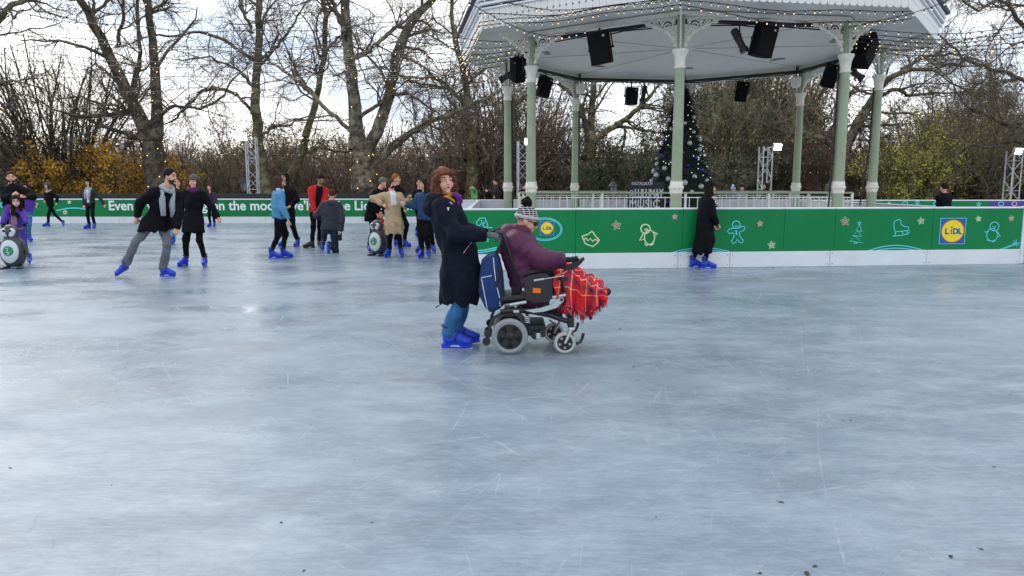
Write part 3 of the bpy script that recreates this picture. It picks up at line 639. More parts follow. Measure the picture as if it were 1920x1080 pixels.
speaker(1183, 181, 26, 36, 25.6, 10, 3, 0, 'small loudspeaker under the rear eave left of the Christmas tree')
speaker(1390, 173, 26, 40, 25.5, -12, 8, 0, 'small loudspeaker under the rear eave right of the Christmas tree')
speaker(1619, 95, 46, 66, 18.7, 50, 38, 10, 'big tilted loudspeaker between the two right columns of the bandstand')
speaker(1558, 143, 30, 50, 22.3, -30, 18, 0, 'loudspeaker hung just behind the front right column')
def spot(u, v, lpx, Y, dirv, label):
    c = W(u, v, Y); sc = FPX / (Y * CP); l = lpx / sc; d = Vector(dirv).normalized(); t = thing('spotlight', label, 'spotlight', tuple(c), 0, 'stage spotlights in the bandstand')
    MB().lathe([(.05, -l / 2), (.085, -l / 2 + .03), (.085, -l * .05), (.075, 0), (.075, l * .3), (.095, l * .34), (.095, l / 2)], (0, 0, 0), d, 14).build('barrel', blackm, t, True)
    MB().lathe([(.08, l / 2 + .001), (.08, l / 2 + .004)], (0, 0, 0), d, 14).build('lens', lens_m, t)
    s_, _, _ = frame(d); yk = MB(); zz = Vector((0, 0, .16)); yk.tube([s_ * .11, s_ * .11 + zz, -s_ * .11 + zz, -s_ * .11], .014, 6); yk.build('yoke', blackm, t)
    MB().tube([zz, Vector((0, 0, max(.2, 5.04 - c.z)))], .018, 6).build('clamp', blackm, t)
    MB().box(s_ * .12, (.05, .05, .05), None, .008).build('knob', blackm, t)
spot(1386, 76, 48, 16.9, (.45, -.3, -1), 'black spotlight hanging next to the big right hand loudspeaker')
spot(949, 144, 26, 20.4, (-.8, -.2, -.5), 'black spotlight pointing out below the tilted left loudspeaker')
spot(1207, 176, 34, 25.6, (-.25, -.5, -1), 'slim black spotlight beside the small rear loudspeaker')
spot(1604, 138, 34, 18.9, (.7, -.2, -.6), 'black spotlight pointing out below the tilted right loudspeaker')
# two white fixtures on the rear columns
for i, lb_ in ((3, 'white drum fitting on the rear right column'), (5, 'white drum fitting on the rear left column')):
    p = oc(BR - .25, i, 4.75) + Vector((BX, BY, 0)); t = thing('drum_light', lb_, 'light fitting', tuple(p)); MB().lathe([(.10, -.18), (.15, -.12), (.17, .12), (.12, .16)], n=14).build('drum', iron_w, t, True); MB().tube([(0, 0, .1), (0, 0, .48)], .02, 5).build('bracket', blackm, t)
# ---- lighting towers
alu = mat('truss_aluminium', (.50, .52, .54), .4, metal=.5, var=.1); flood = mat('flood_lit', (1, .97, .9), .3, var=0, emit=14)
def tower(u, vtop, Y, label, lu):
    b = W(u, 348, Y); top = W(u, vtop, Y).z; wd = .42; t = thing('lighting_tower', label, 'lighting tower', (b.x, Y, 0), R(8), 'lighting towers round the rink')
    for x in (-1, 1):
        for y in (-1, 1): MB().cyl((x * wd / 2, y * wd / 2, 0), (x * wd / 2, y * wd / 2, top), .03, n=8).build('chord', alu, t)
    n = int(top / .42); st = top / n
    bme = MB().tube([(-wd / 2, 0, 0), (wd / 2, 0, st)], .014, 5).mesh('brace'); bm2 = MB().tube([(wd / 2, 0, 0), (-wd / 2, 0, st)], .014, 5).mesh('brace'); hme = MB().tube([(-wd / 2, 0, 0), (wd / 2, 0, 0)], .014, 5).mesh('crossbar')
    for k in range(n):
        for q in range(4):
            a = q * math.pi / 2; off = Vector((0, -wd / 2, 0)); off.rotate(Matrix.Rotation(a, 3, 'Z')); link('brace', bme if (k + q) % 2 else bm2, alu, t, (off.x, off.y, k * st), (0, 0, a))
            if k % 3 == 0: link('crossbar', hme, alu, t, (off.x, off.y, k * st), (0, 0, a))
    MB().box((0, 0, .02), (.8, .8, .05), None, .01).build('base_plate', alu, t)
    fx = (lu - u) / (FPX / Y); Mf = Matrix.Rotation(R(16), 3, 'X'); fc = Vector((fx, -wd / 2 - .14, top - .02)); fl_ = MB().box(fc, (.36, .16, .30), Mf, .02).build('floodlight', alu, t)
    MB().box(fc + Mf @ Vector((0, -.087, 0)), (.31, .012, .25), Mf, .003).build('lens', flood, fl_)
    MB().tube([(fx, -wd / 2 - .05, top), (0, -wd / 2, top - .05)], .02, 5).build('arm', alu, t)
tower(475, 257, 33, 'aluminium lattice tower with a lit floodlight beside the old street lantern', 464); tower(980, 265, 33, 'aluminium lattice tower seen between the two left bandstand columns', 988); tower(1433, 275, 33, 'aluminium lattice tower with a floodlight behind the bandstand, right of the Christmas tree', 1447); tower(1897, 283, 33, 'aluminium lattice tower with a lit floodlight behind the purple boards', 1889)
def lantern(u, v, Y, label):
    b = W(u, v, Y); t = thing('street_lantern', label, 'street lamp', (b.x, Y, 0), 0, 'old street lanterns in the park'); h_ = b.z - .35
    MB().lathe([(.14, 0), (.14, .3), (.08, .4), (.055, .9), (.05, h_ - .1), (.08, h_ - .06), (.04, h_)], n=12).build('post', blk, t, True)
    MB().lathe([(.10, h_), (.17, h_ + .38)], n=4, cap=False).build('glass', mat('lantern_glass', (.25, .27, .28), .15, var=.1), t); fr = MB()
    for k in range(4): a = math.pi / 2 * k; q = frame((0, 0, 1)); e = q[0] * math.cos(a) + q[1] * math.sin(a); fr.tube([e * .105 + Vector((0, 0, h_)), e * .178 + Vector((0, 0, h_ + .38))], .014, 4)
    fr.build('frame', blk, t); MB().lathe([(.24, h_ + .37), (.20, h_ + .42), (.09, h_ + .55), (.03, h_ + .60), (.04, h_ + .64), (.005, h_ + .72)], n=8).build('lamp_roof', blk, t)
lantern(457, 343, 34.5, 'black park lantern beside the lit lattice tower'); lantern(1150, 350, 34.5, 'black park lantern seen through the bandstand beside the chalkboard')
# ================================================================== trees
def tubes(P, Rd, n=3):
    B, K, _ = P.shape; d = P[:, -1] - P[:, 0]; d /= np.linalg.norm(d, axis=1)[:, None] + 1e-9; ref = np.where(np.abs(d[:, 2:3]) > .9, np.array([[1., 0, 0]]), np.array([[0, 0, 1.]]))
    a = np.cross(d, ref); a /= np.linalg.norm(a, axis=1)[:, None]; b = np.cross(a, d); an = 2 * np.pi * np.arange(n) / n
    ring = a[:, None, :] * np.cos(an)[None, :, None] + b[:, None, :] * np.sin(an)[None, :, None]
    V = (P[:, :, None, :] + ring[:, None] * Rd[:, :, None, None]).reshape(-1, 3)
    base = (np.arange(B) * K * n)[:, None, None] + (np.arange(K - 1) * n)[None, :, None]; k = np.arange(n)[None, None, :]; k2 = (k + 1) % n
    return V, np.stack([base + k, base + k2, base + n + k2, base + n + k], -1).reshape(-1, 4)
def grow(S, D, L, r0, K, wob, g, r, tip=.35):
    N_ = len(S); st = (L / (K - 1))[:, None]; P = np.zeros((N_, K, 3)); P[:, 0] = S; D = D / (np.linalg.norm(D, axis=1)[:, None] + 1e-9)
    for k in range(1, K):
        D = D + r.normal(size=(N_, 3)) * wob; D[:, 2] += g; D /= np.linalg.norm(D, axis=1)[:, None]; P[:, k] = P[:, k - 1] + D * st
    return P, r0[:, None] * np.linspace(1, tip, K)[None]
def sprout(P, Rd, m, t0, t1, ang, Ls, rs, K, wob, g, r, rmin=.006):
    N_, K0, _ = P.shape; i = np.repeat(np.arange(N_), m); t = r.uniform(t0, t1, len(i)) * (K0 - 1); k = np.minimum(t.astype(int), K0 - 2); f = (t - k)[:, None]
    S = P[i, k] * (1 - f) + P[i, k + 1] * f; d = P[i, k + 1] - P[i, k]; d /= np.linalg.norm(d, axis=1)[:, None] + 1e-9; q = r.normal(size=d.shape); q -= (q * d).sum(1)[:, None] * d; q /= np.linalg.norm(q, axis=1)[:, None] + 1e-9
    an = np.radians(r.uniform(*ang, len(i)))[:, None]; D = d * np.cos(an) + q * np.sin(an); L = r.uniform(*Ls, len(i)); r0 = np.maximum(rmin, np.minimum(Rd[i, k] * rs, rs * .2))
    return grow(S, D, L, r0, K, wob, g, r)
def join(parts):
    Vs, Fs, o = [], [], 0
    for V, F in parts: Vs.append(V); Fs.append(F + o); o += len(V)
    return np.concatenate(Vs), np.concatenate(Fs)
def leaf_quads(C, size, r, flatz=1.):
    n = len(C); a = r.normal(size=(n, 3)); a /= np.linalg.norm(a, axis=1)[:, None]; b = np.cross(a, r.normal(size=(n, 3))); b /= np.linalg.norm(b, axis=1)[:, None]; s_ = (size * r.uniform(.6, 1.4, n))[:, None]
    V = np.stack([C - a * s_, C + b * s_ * .55, C + a * s_, C - b * s_ * .55], 1).reshape(-1, 3); return V, np.arange(4 * n).reshape(n, 4)
bark = mat('plane_bark', (.155, .130, .088), .9, var=.55, scale=2.6, bump=1., bscale=7, sharp=.13, bdist=.12); bark2 = mat('dark_bark', (.105, .085, .060), .9, var=.5, scale=3, bump=1., bscale=8, sharp=.13, bdist=.10); bark3 = mat('mossy_bark', (.160, .145, .075), .9, var=.5, scale=2.8, bump=1., bscale=8, sharp=.13, bdist=.10)
twigm = mat('twig', (.125, .100, .072), .9, var=.3, scale=1.5); twigb = mat('brown_twig', (.30, .225, .17), .9, var=.35, scale=1.2)
def resample(pts, n):
    pts = np.array(pts, float); s_ = np.r_[0, np.cumsum(np.linalg.norm(np.diff(pts[:, :3], axis=0), axis=1))]; q = np.linspace(0, s_[-1], n)
    out = np.stack([np.interp(q, s_, pts[:, k]) for k in range(pts.shape[1])], 1)
    for _ in range(2): out[1:-1] = .25 * out[:-2] + .5 * out[1:-1] + .25 * out[2:]
    return out
LIMBS = {}
def big_tree(key, Y, limbs, label, seed, bk=None, nb=9, twig=1.0, lights=False, balls=True):
    r = np.random.default_rng(seed); sc = FPX / (Y * CP); root = None; tr = []; LP = []; LR = []
    for limb in limbs:
        pts = []
        for j, (u, v, wpx) in enumerate(limb):
            p = W(u, v, Y); pts.append((p.x, 0, p.z, wpx / sc / 2 * .88))
        n = 17; q = resample(pts, n); first = root is None
        if first: root = thing('bare_tree', label, 'tree', (q[0, 0], Y, 0)); bx = q[0, 0]; q[0, 2] = min(q[0, 2], -.2); slope = 0
        else: slope = r.uniform(-.28, .28)
        q[:, 1] = slope * np.linspace(0, 1, n) * np.linalg.norm(q[-1, :3] - q[0, :3]) + (r.normal(size=n).cumsum() * .04); q[:, 0] -= bx
        jit = r.normal(size=(n, 3)) * .035; q[1:, :3] += jit[1:]
        tr.append(tubes(q[None, :, :3], q[None, :, 3] * np.where(np.arange(n) == 0, 1.12, 1)[None], 9)); LP.append(q[:, :3]); LR.append(q[:, 3])
    V, F = join(tr); link('trunk', raw_mesh('trunk', V, F, smooth=True), bk or bark, root)
    P = np.stack(LP[1:]) if len(LP) > 1 else np.stack(LP); Rd = np.stack(LR[1:]) if len(LR) > 1 else np.stack(LR)
    p1, r1 = sprout(P, Rd, nb, .12, 1., (30, 80), (1.5, 4.2), .45, 8, .26, .03, r, .022)
    tipP = grow(P[:, -1], P[:, -1] - P[:, -2], r.uniform(2.5, 4.5, len(P)), Rd[:, -1] * .9, 8, .2, .05, r); p1 = np.concatenate([p1, tipP[0]]); r1 = np.concatenate([r1, tipP[1]])
    p2, r2 = sprout(p1, r1, int(9 * twig), .15, 1., (25, 75), (.6, 1.9), .5, 6, .25, -.01, r, .0125)
    p3, r3 = sprout(p2, r2, int(6 * twig), .1, 1., (25, 80), (.25, .85), .6, 4, .25, -.10, r, .0075)
    V, F = join([tubes(p1, r1, 5), tubes(p2, r2, 3), tubes(p3, r3, 3)])
    link('crown', raw_mesh('crown', V, F), twigm, root)
    if balls:
        e = p3[r.random(len(p3)) < .10][:, -1]; tag(link('seed_balls', raw_mesh('seed_balls', *leaf_quads(np.repeat(e, 2, 0) - [0, 0, .08], .042, r)), mat('seed_ball', (.045, .03, .018), .95), root), kind='stuff')
    if lights:
        bl = MB(); wr = MB()
        for q, rr in zip(LP[:lights], LR[:lights]):
            n = 60; pts = []
            for k in range(n):
                t = k / (n - 1) * 16; i = min(15, int(t)); f = t - i; c = q[i] * (1 - f) + q[i + 1] * f; rd = (rr[i] * (1 - f) + rr[i + 1] * f) * 1.1 + .03; a = k * .9; pts.append((c[0] + rd * math.cos(a), c[1] + rd * math.sin(a), c[2]))
            wr.tube(pts, .008, 3)
            for k in range(0, n, 4):
                if pts[k][2] > .5: bl.ball(pts[k], .022, 5, 3)
        tl = thing('tree_lights', 'warm fairy lights wound round the ' + lights_label[key], 'string lights', root.location, 0, 'fairy lights wound round trees'); wr.build('wire', blackm, tl); tag(bl.build('bulbs', bulb_m, tl), kind='stuff')
    LIMBS[key] = root; return root
lights_label = dict(T1='forked tree behind the man in the grey scarf', T4='great tree above the kneeling man')
big_tree('T1', 37, [[(296, 372, 52), (291, 330, 44), (286, 290, 44), (280, 255, 46)], [(278, 262, 34), (262, 205, 26), (240, 152, 22), (225, 110, 20), (212, 85, 19), (200, 47, 16), (185, 15, 14), (170, -30, 12), (150, -110, 8)], [(288, 265, 32), (292, 225, 24), (287, 175, 21), (282, 130, 19), (277, 95, 18), (270, 57, 16), (262, 10, 14), (252, -50, 12), (262, -130, 8)], [(252, 165, 12), (260, 125, 9), (267, 100, 8), (257, 57, 8), (257, 20, 7), (245, -60, 5)], [(220, 88, 9), (225, 62, 7), (235, 45, 7), (237, 0, 6), (245, -60, 4)], [(284, 240, 16), (262, 216, 13), (230, 212, 11), (200, 220, 9), (170, 222, 7), (140, 215, 5)], [(276, 262, 12), (225, 250, 9), (195, 240, 8), (150, 220, 6), (120, 215, 4)], [(297, 226, 10), (312, 210, 8), (332, 197, 7), (380, 207, 6), (425, 190, 5), (450, 150, 4)]], 'forked bare plane tree standing behind the man in the grey scarf', 11, lights=3, bk=bark2)
big_tree('T2', 40, [[(502, 372, 34), (492, 320, 26), (484, 270, 22), (480, 210, 20)], [(480, 215, 20), (478, 150, 17), (478, 80, 15), (472, 20, 14), (476, -40, 12), (480, -120, 8)], [(477, 112, 9), (431, 82, 7), (390, 60, 6), (339, 73, 5), (302, 73, 4)], [(470, 205, 10), (440, 174, 8), (394, 158, 7), (362, 167, 6), (330, 202, 5), (298, 222, 4)], [(484, 112, 8), (509, 96, 7), (527, 69, 6), (545, 46, 5), (556, 20, 4)], [(474, 62, 7), (458, 27, 6), (445, -20, 5)], [(486, 255, 8), (520, 235, 6), (545, 240, 5), (565, 225, 4)], [(482, 180, 7), (455, 135, 5), (425, 120, 5), (395, 110, 4)]], 'straight bare tree rising behind the lit lattice tower and lantern', 12, bk=bark3, nb=8)
big_tree('T3', 42, [[(520, 372, 32), (540, 340, 24), (560, 300, 18), (573, 257, 15)], [(573, 257, 15), (591, 183, 13), (600, 115, 12), (603, 55, 11), (596, 0, 10), (590, -60, 8)], [(600, 110, 6), (630, 70, 5), (650, 60, 4)], [(592, 180, 6), (560, 140, 5), (545, 100, 4)], [(560, 295, 7), (600, 275, 6), (640, 285, 5)]], 'thin leaning bare tree between the lattice tower and the great forked tree', 13, bk=bark3, nb=8)
big_tree('T4', 36, [[(684, 374, 60), (682, 335, 50), (679, 300, 46), (674, 272, 44)], [(670, 280, 36), (665, 206, 27), (655, 137, 24), (646, 69, 22), (639, 20, 20), (642, -40, 16), (640, -120, 10)], [(684, 290, 30), (715, 222, 25), (733, 151, 23), (742, 80, 21), (770, 27, 18), (800, -6, 14), (850, -60, 9)], [(646, 62, 11), (628, 23, 10), (612, -20, 8)], [(660, 112, 10), (697, 92, 8), (733, 60, 8), (755, 42, 6)], [(676, 218, 10), (715, 188, 8), (747, 170, 8), (770, 172, 7), (788, 192, 6), (815, 205, 4)], [(690, 318, 20), (724, 284, 16), (770, 247, 13), (802, 225, 11), (839, 215, 9), (871, 197, 8), (920, 180, 6), (965, 150, 4)], [(662, 250, 10), (623, 215, 8), (587, 183, 8), (550, 147, 7), (513, 121, 6), (486, 103, 4)], [(740, 100, 8), (770, 110, 7), (800, 128, 6), (830, 160, 4)]], 'great forked plane tree behind the slogan boards near the kneeling man', 14, lights=3)
big_tree('T5', 44, [[(882, 374, 30), (886, 330, 25), (885, 290, 23), (883, 262, 21)], [(883, 265, 20), (876, 211, 16), (876, 169, 14), (870, 142, 12), (862, 110, 10), (850, 60, 9), (850, 0, 7)], [(887, 270, 9), (918, 239, 8), (943, 219, 7), (975, 190, 5)], [(888, 325, 9), (918, 292, 8), (943, 275, 7), (980, 262, 5)], [(878, 195, 8), (834, 164, 6), (790, 161, 5), (760, 150, 4)], [(876, 205, 7), (857, 178, 6), (829, 150, 6), (773, 150, 5), (737, 142, 4)], [(874, 160, 6), (905, 130, 6), (930, 110, 4)], [(884, 300, 8), (845, 290, 5), (800, 305, 4), (775, 320, 3)]], 'twisting bare tree just left of the bandstand behind the people at the white boards', 15, bk=bark3, nb=11)
big_tree('T6', 45, [[(1105, 374, 40), (1107, 320, 30), (1108, 285, 28), (1108, 258, 26)], [(1107, 262, 20), (1108, 225, 16), (1112, 195, 14), (1115, 165, 13), (1117, 100, 11), (1110, 30, 8)], [(1104, 262, 14), (1092, 215, 11), (1075, 180, 9), (1050, 165, 8), (1035, 120, 5)], [(1112, 265, 16), (1135, 246, 13), (1160, 232, 12), (1182, 217, 11), (1200, 198, 9), (1225, 170, 6)], [(1150, 238, 6), (1190, 240, 5), (1240, 250, 4)], [(1108, 290, 9), (1060, 290, 7), (1030, 305, 5)], [(1110, 300, 9), (1160, 300, 7), (1200, 290, 5)]], 'bare tree seen through the left half of the bandstand', 16, bk=bark3, nb=10)
big_tree('T7', 41, [[(1562, 374, 46), (1570, 330, 34), (1576, 300, 30), (1582, 275, 28)], [(1582, 280, 27), (1612, 217, 23), (1635, 180, 19), (1645, 160, 16), (1660, 147, 12), (1690, 132, 10), (1720, 132, 9), (1750, 140, 7), (1768, 165, 5)], [(1640, 185, 10), (1655, 180, 9), (1680, 167, 8), (1697, 160, 8), (1710, 180, 7), (1750, 172, 6), (1785, 167, 5)], [(1565, 300, 16), (1560, 240, 14), (1562, 175, 13), (1560, 90, 10), (1550, 20, 7)], [(1566, 275, 12), (1525, 252, 10), (1475, 247, 9), (1445, 240, 6)], [(1690, 130, 7), (1740, 105, 6), (1790, 100, 5), (1850, 120, 4)], [(1620, 215, 7), (1600, 270, 5), (1640, 300, 4)]], 'leaning bare tree behind the right hand columns of the bandstand', 17, nb=12)
big_tree('T8', 34, [[(2010, 374, 46), (2005, 280, 40), (1995, 200, 36), (1985, 120, 32)], [(1990, 210, 14), (1940, 225, 11), (1886, 237, 9), (1856, 218, 7), (1815, 205, 5), (1790, 170, 4)], [(1988, 130, 14), (1950, 90, 11), (1915, 48, 9), (1890, 48, 8), (1886, 18, 7), (1834, 4, 6), (1819, 41, 5), (1790, 30, 4), (1760, 4, 4)], [(1985, 100, 14), (1950, 20, 10), (1900, -30, 8), (1840, -50, 6), (1780, -30, 4)], [(1990, 170, 10), (1930, 150, 8), (1880, 130, 7), (1830, 110, 6), (1800, 70, 5)], [(1995, 250, 9), (1940, 270, 7), (1880, 265, 5), (1840, 280, 4)]], 'bare tree reaching in from the right above the purple boards', 18, nb=13, bk=bark2)
big_tree('T9', 36, [[(-70, 374, 46), (-60, 280, 40), (-52, 200, 36), (-40, 110, 30)], [(-40, 110, 22), (0, 37, 14), (20, 22, 12), (45, 8, 10), (75, 3, 8), (110, 1, 6), (160, 10, 4)], [(-50, 190, 12), (-10, 170, 9), (30, 150, 6), (60, 160, 4)], [(-40, 120, 12), (-20, 40, 10), (10, -40, 7), (60, -70, 5)]], 'bare tree reaching in from the left edge above the yellow bush', 19, nb=9, bk=bark3)
big_tree('T10', 38, [[(1858, 374, 30), (1852, 362, 24), (1846, 352, 22), (1840, 345, 20)], [(1842, 350, 14), (1828, 330, 11), (1810, 312, 9), (1800, 285, 7), (1790, 250, 5)], [(1850, 360, 12), (1878, 335, 10), (1900, 318, 8), (1930, 300, 5)], [(1850, 355, 10), (1852, 310, 8), (1850, 270, 6), (1860, 220, 4)], [(1845, 358, 10), (1800, 350, 8), (1770, 335, 6), (1730, 330, 4)]], 'low spreading bare tree beside the lattice tower at the purple boards', 20, nb=9, bk=bark2)
# ---- bushes: an upright many-stemmed kind and rounded leafy kinds
def bush(name, u, Y, h_, rad, label, seed, leaf=None, nleaf=3000, lsize=.05, nst=26, group=None, tw=None, spread=.5, cat='bush', sub=(7, 6)):
    r = np.random.default_rng(seed); b = W(u, 348, Y); root = thing(name, label, cat, (b.x, Y, 0), 0, group); a = r.uniform(0, 6.283, nst); q = r.uniform(0, 1, nst) ** .7
    S = np.stack([np.cos(a) * q * rad * .35, np.sin(a) * q * rad * .35, np.full(nst, -.1)], 1); D = np.stack([np.cos(a) * q * spread, np.sin(a) * q * spread, np.ones(nst)], 1)
    p1, r1 = grow(S, D, h_ * r.uniform(.65, 1.0, nst), r.uniform(.03, .06, nst) * (h_ / 4) ** .5, 9, .07, .0, r); p2, r2 = sprout(p1, r1, sub[0], .15, 1, (15, 55), (h_ * .12, h_ * .34), .55, 6, .13, .03, r, .013); p3, r3 = sprout(p2, r2, sub[1], .1, 1, (15, 60), (h_ * .05, h_ * .14), .6, 4, .18, .02, r, .008)
    V, F = join([tubes(p1, r1, 5)]); link('stem', raw_mesh('stem', V, F), bark2 if tw is None else tw, root)
    V, F = join([tubes(p2, r2, 3), tubes(p3, r3, 3)]); link('crown', raw_mesh('crown', V, F), tw or twigb, root)
    if leaf is not None:
        i = r.integers(0, len(p3), nleaf); k = r.integers(1, 4, nleaf); C = p3[i, k] + r.normal(size=(nleaf, 3)) * .10; tag(link('leaves', raw_mesh('leaves', *leaf_quads(C, lsize, r)), leaf, root), kind='stuff')
    return root
lf_y = mat('leaf_yellow', (.50, .29, .03), .75, var=.5, scale=.7); lf_b = mat('leaf_brown', (.34, .235, .165), .85, var=.55, scale=.7); lf_r = mat('leaf_russet', (.33, .165, .105), .85, var=.5, scale=.8); lf_g = mat('leaf_green', (.36, .38, .06), .75, var=.5, scale=.7); lf_o = mat('leaf_olive', (.165, .170, .068), .8, var=.5, scale=.8); lf_d = mat('leaf_dark', (.055, .085, .042), .75, var=.5, scale=1.)
bush('tall_shrub', 112, 40, 9.4, 2.6, 'tall fan of bare upright stems above the yellow bush', 31, None, 0, nst=60, tw=bark2, spread=.62, sub=(8, 5))
for u, Y, h_, n, sd, lb_ in ((150, 38.5, 3.3, 4600, 32, 'yellow leaved bush in front of the tall bare stems'), (225, 38, 3.6, 5200, 33, 'biggest yellow leaved bush, touching the forked tree trunk'), (310, 40, 3.0, 3000, 34, 'yellow leaved bush showing behind the forked trunk and the purple scarf woman'), (95, 39, 2.5, 2300, 35, 'smallest yellow leaved bush, behind the skater in the grey hat')): bush('yellow_bush', u, Y, h_, 2.0, lb_, sd, lf_y, n, .075, 24, 'yellow bushes behind the boards', tw=bark2, spread=.55, sub=(6, 5))
proto = {}
kinds = {'b': ('brown_bush', lf_b, 3000, .04, 'twiggy brown bush behind the rink boards', 'brown bushes in the background'), 'r': ('russet_bush', lf_r, 3600, .045, 'russet leaved bush behind the rink boards', 'russet bushes in the background'), 'o': ('olive_bush', lf_o, 4600, .055, 'olive green bush behind the rink boards', 'olive bushes in the background'), 'd': ('evergreen_bush', lf_d, 8500, .07, 'dark evergreen bush behind the bandstand railing', 'evergreen bushes behind the bandstand'), 'g': ('green_bush', lf_g, 6500, .07, 'yellow green bush behind the far right boards', 'yellow green bushes behind the far right boards')}
def plant(k, u, Y, s_, sz=1.):
    nm, lf, n, ls, lab, grp = kinds[k]
    if k not in proto: o = proto[k] = bush(nm, u, Y, 4.2, 2.6, lab, 50 + ord(k), lf, n, ls, 34, grp, spread=.75, sub=(8, 8))
    else: o = copy_tree(proto[k])
    near = next(t_ for lim, t_ in ((50, 'beside the yellow bushes'), (280, 'behind the yellow bushes'), (370, 'behind the man in the grey scarf'), (440, 'left of the street lantern'), (500, 'behind the lit lattice tower and lantern'), (570, 'behind the denim jacket skater'), (640, 'behind the red jacket man'), (720, 'behind the great forked tree'), (810, 'behind the beige coat'), (900, 'behind the laughing woman'), (960, 'behind the people at the white boards'), (1070, 'seen between the left bandstand columns'), (1170, 'seen behind the chalkboard'), (1260, 'left of the Christmas tree'), (1340, 'behind the Christmas tree'), (1420, 'right of the Christmas tree'), (1500, 'behind the rear right column'), (1570, 'left of the front right column'), (1670, 'behind the right hand columns'), (1800, 'behind the person in black at the boards'), (1870, 'right of the person in black'), (3000, 'beside the tower at the purple boards')) if u < lim)
    tag(o, lab.split(' behind')[0] + ' ' + near)
    b = W(u, 348, Y); o.location = (b.x, Y, 0); o.rotation_euler = (0, 0, random.uniform(0, 6.28)); o.scale = (s_, s_, s_ * sz)
for k, u, Y, s_, sz in [('r', 15, 44, 1.0, 1.0), ('b', -60, 42, 1.2, 1), ('b', 60, 46, 1.3, 1.1), ('b', 340, 44, .95, .9), ('b', 395, 46, 1.05, .95), ('b', 430, 42, .85, .9), ('o', 455, 44, 1.0, .9), ('b', 520, 45, 1.05, .95), ('o', 550, 48, 1.3, 1.0), ('b', 590, 44, 1.0, .95), ('r', 625, 47, 1.1, .95), ('b', 650, 43, .95, .9), ('b', 715, 43, 1.0, .95), ('r', 750, 46, 1.1, 1.0), ('b', 790, 44, .95, .9), ('b', 835, 46, 1.15, 1.0), ('b', 930, 46, 1.5, 1.35), ('r', 965, 50, 1.7, 1.5), ('b', 1020, 47, 1.45, 1.1), ('o', 1050, 50, 1.3, 1.1), ('b', 1085, 49, 1.1, .9), ('d', 1150, 44, 1.0, .9), ('b', 1135, 49, 1.0, .8), ('d', 1195, 47, 1.2, .95), ('o', 1235, 46, 1.0, .85), ('b', 1215, 50, 1.05, .85), ('d', 1345, 46, 1.35, 1.5), ('o', 1365, 43, 1.2, 1.5), ('d', 1395, 44, 1.1, .9), ('o', 1430, 48, 1.7, 1.8), ('b', 1400, 50, 1.8, 1.7), ('b', 1470, 46, 1.3, 1.1), ('d', 1330, 40, .9, .8), ('r', 1530, 44, 1.15, 1.), ('r', 1600, 43, 1.1, .95), ('r', 1650, 45, 1.15, 1.0), ('b', 1560, 48, 1.3, 1.05), ('g', 1712, 37.5, .88, 1.0), ('g', 1765, 39, 1.0, 1.2), ('g', 1822, 39.5, 1.0, 1.05), ('o', 1800, 46, 1.5, 1.3), ('o', 1870, 45, 1.3, 1.2), ('b', 1740, 48, 1.5, 1.25), ('b', 1890, 43, 1.05, 1.0), ('o', 1940, 42, 1.2, 1.1), ('b', 1850, 49, 1.6, 1.4), ('b', 480, 50, 1.35, 1.0), ('b', 690, 50, 1.35, 1.05), ('b', 860, 50, 1.5, 1.2), ('b', 250, 47, 1.25, 1.0), ('b', 310, 50, 1.3, 1.0)]: plant(k, u, Y, s_, sz)
# dark ivy-grown trees behind the bandstand and a far wood closing the view
for u, Y, h_, sd in ((1350, 50, 8.5, 61), (1440, 54, 9.5, 62), (1300, 56, 9, 63), (1500, 52, 7.5, 64)): bush('ivy_tree', u, Y, h_, 2.0, 'ivy grown olive tree rising behind the Christmas tree side of the bandstand', sd, lf_o, 7000, .085, 16, 'ivy grown trees behind the bandstand', tw=bark3, spread=.3, cat='tree', sub=(9, 6))
r = np.random.default_rng(77); n = 900
S = np.stack([r.uniform(-75, 75, n), r.uniform(62, 80, n), np.full(n, -.2)], 1); p1, r1 = grow(S, np.stack([r.normal(size=n) * .25, r.normal(size=n) * .25, np.ones(n)], 1), r.uniform(3., 6.2, n), np.full(n, .07), 6, .08, 0, r)
p2, r2 = sprout(p1, r1, 9, .1, 1, (20, 65), (.8, 2.2), .6, 4, .15, .02, r, .022); V, F = join([tubes(p1, r1, 4), tubes(p2, r2, 3)])
fw = tag(link('far_woodland', raw_mesh('far_woodland', V, F), twigb), 'bare brown far woodland beyond the park bushes', 'woodland', kind='stuff')
i = r.integers(0, len(p2), 26000); C = p2[i, r.integers(0, 4, 26000)] + r.normal(size=(26000, 3)) * .3; link('leaves', raw_mesh('leaves', *leaf_quads(C, .15, r)), lf_b, fw)
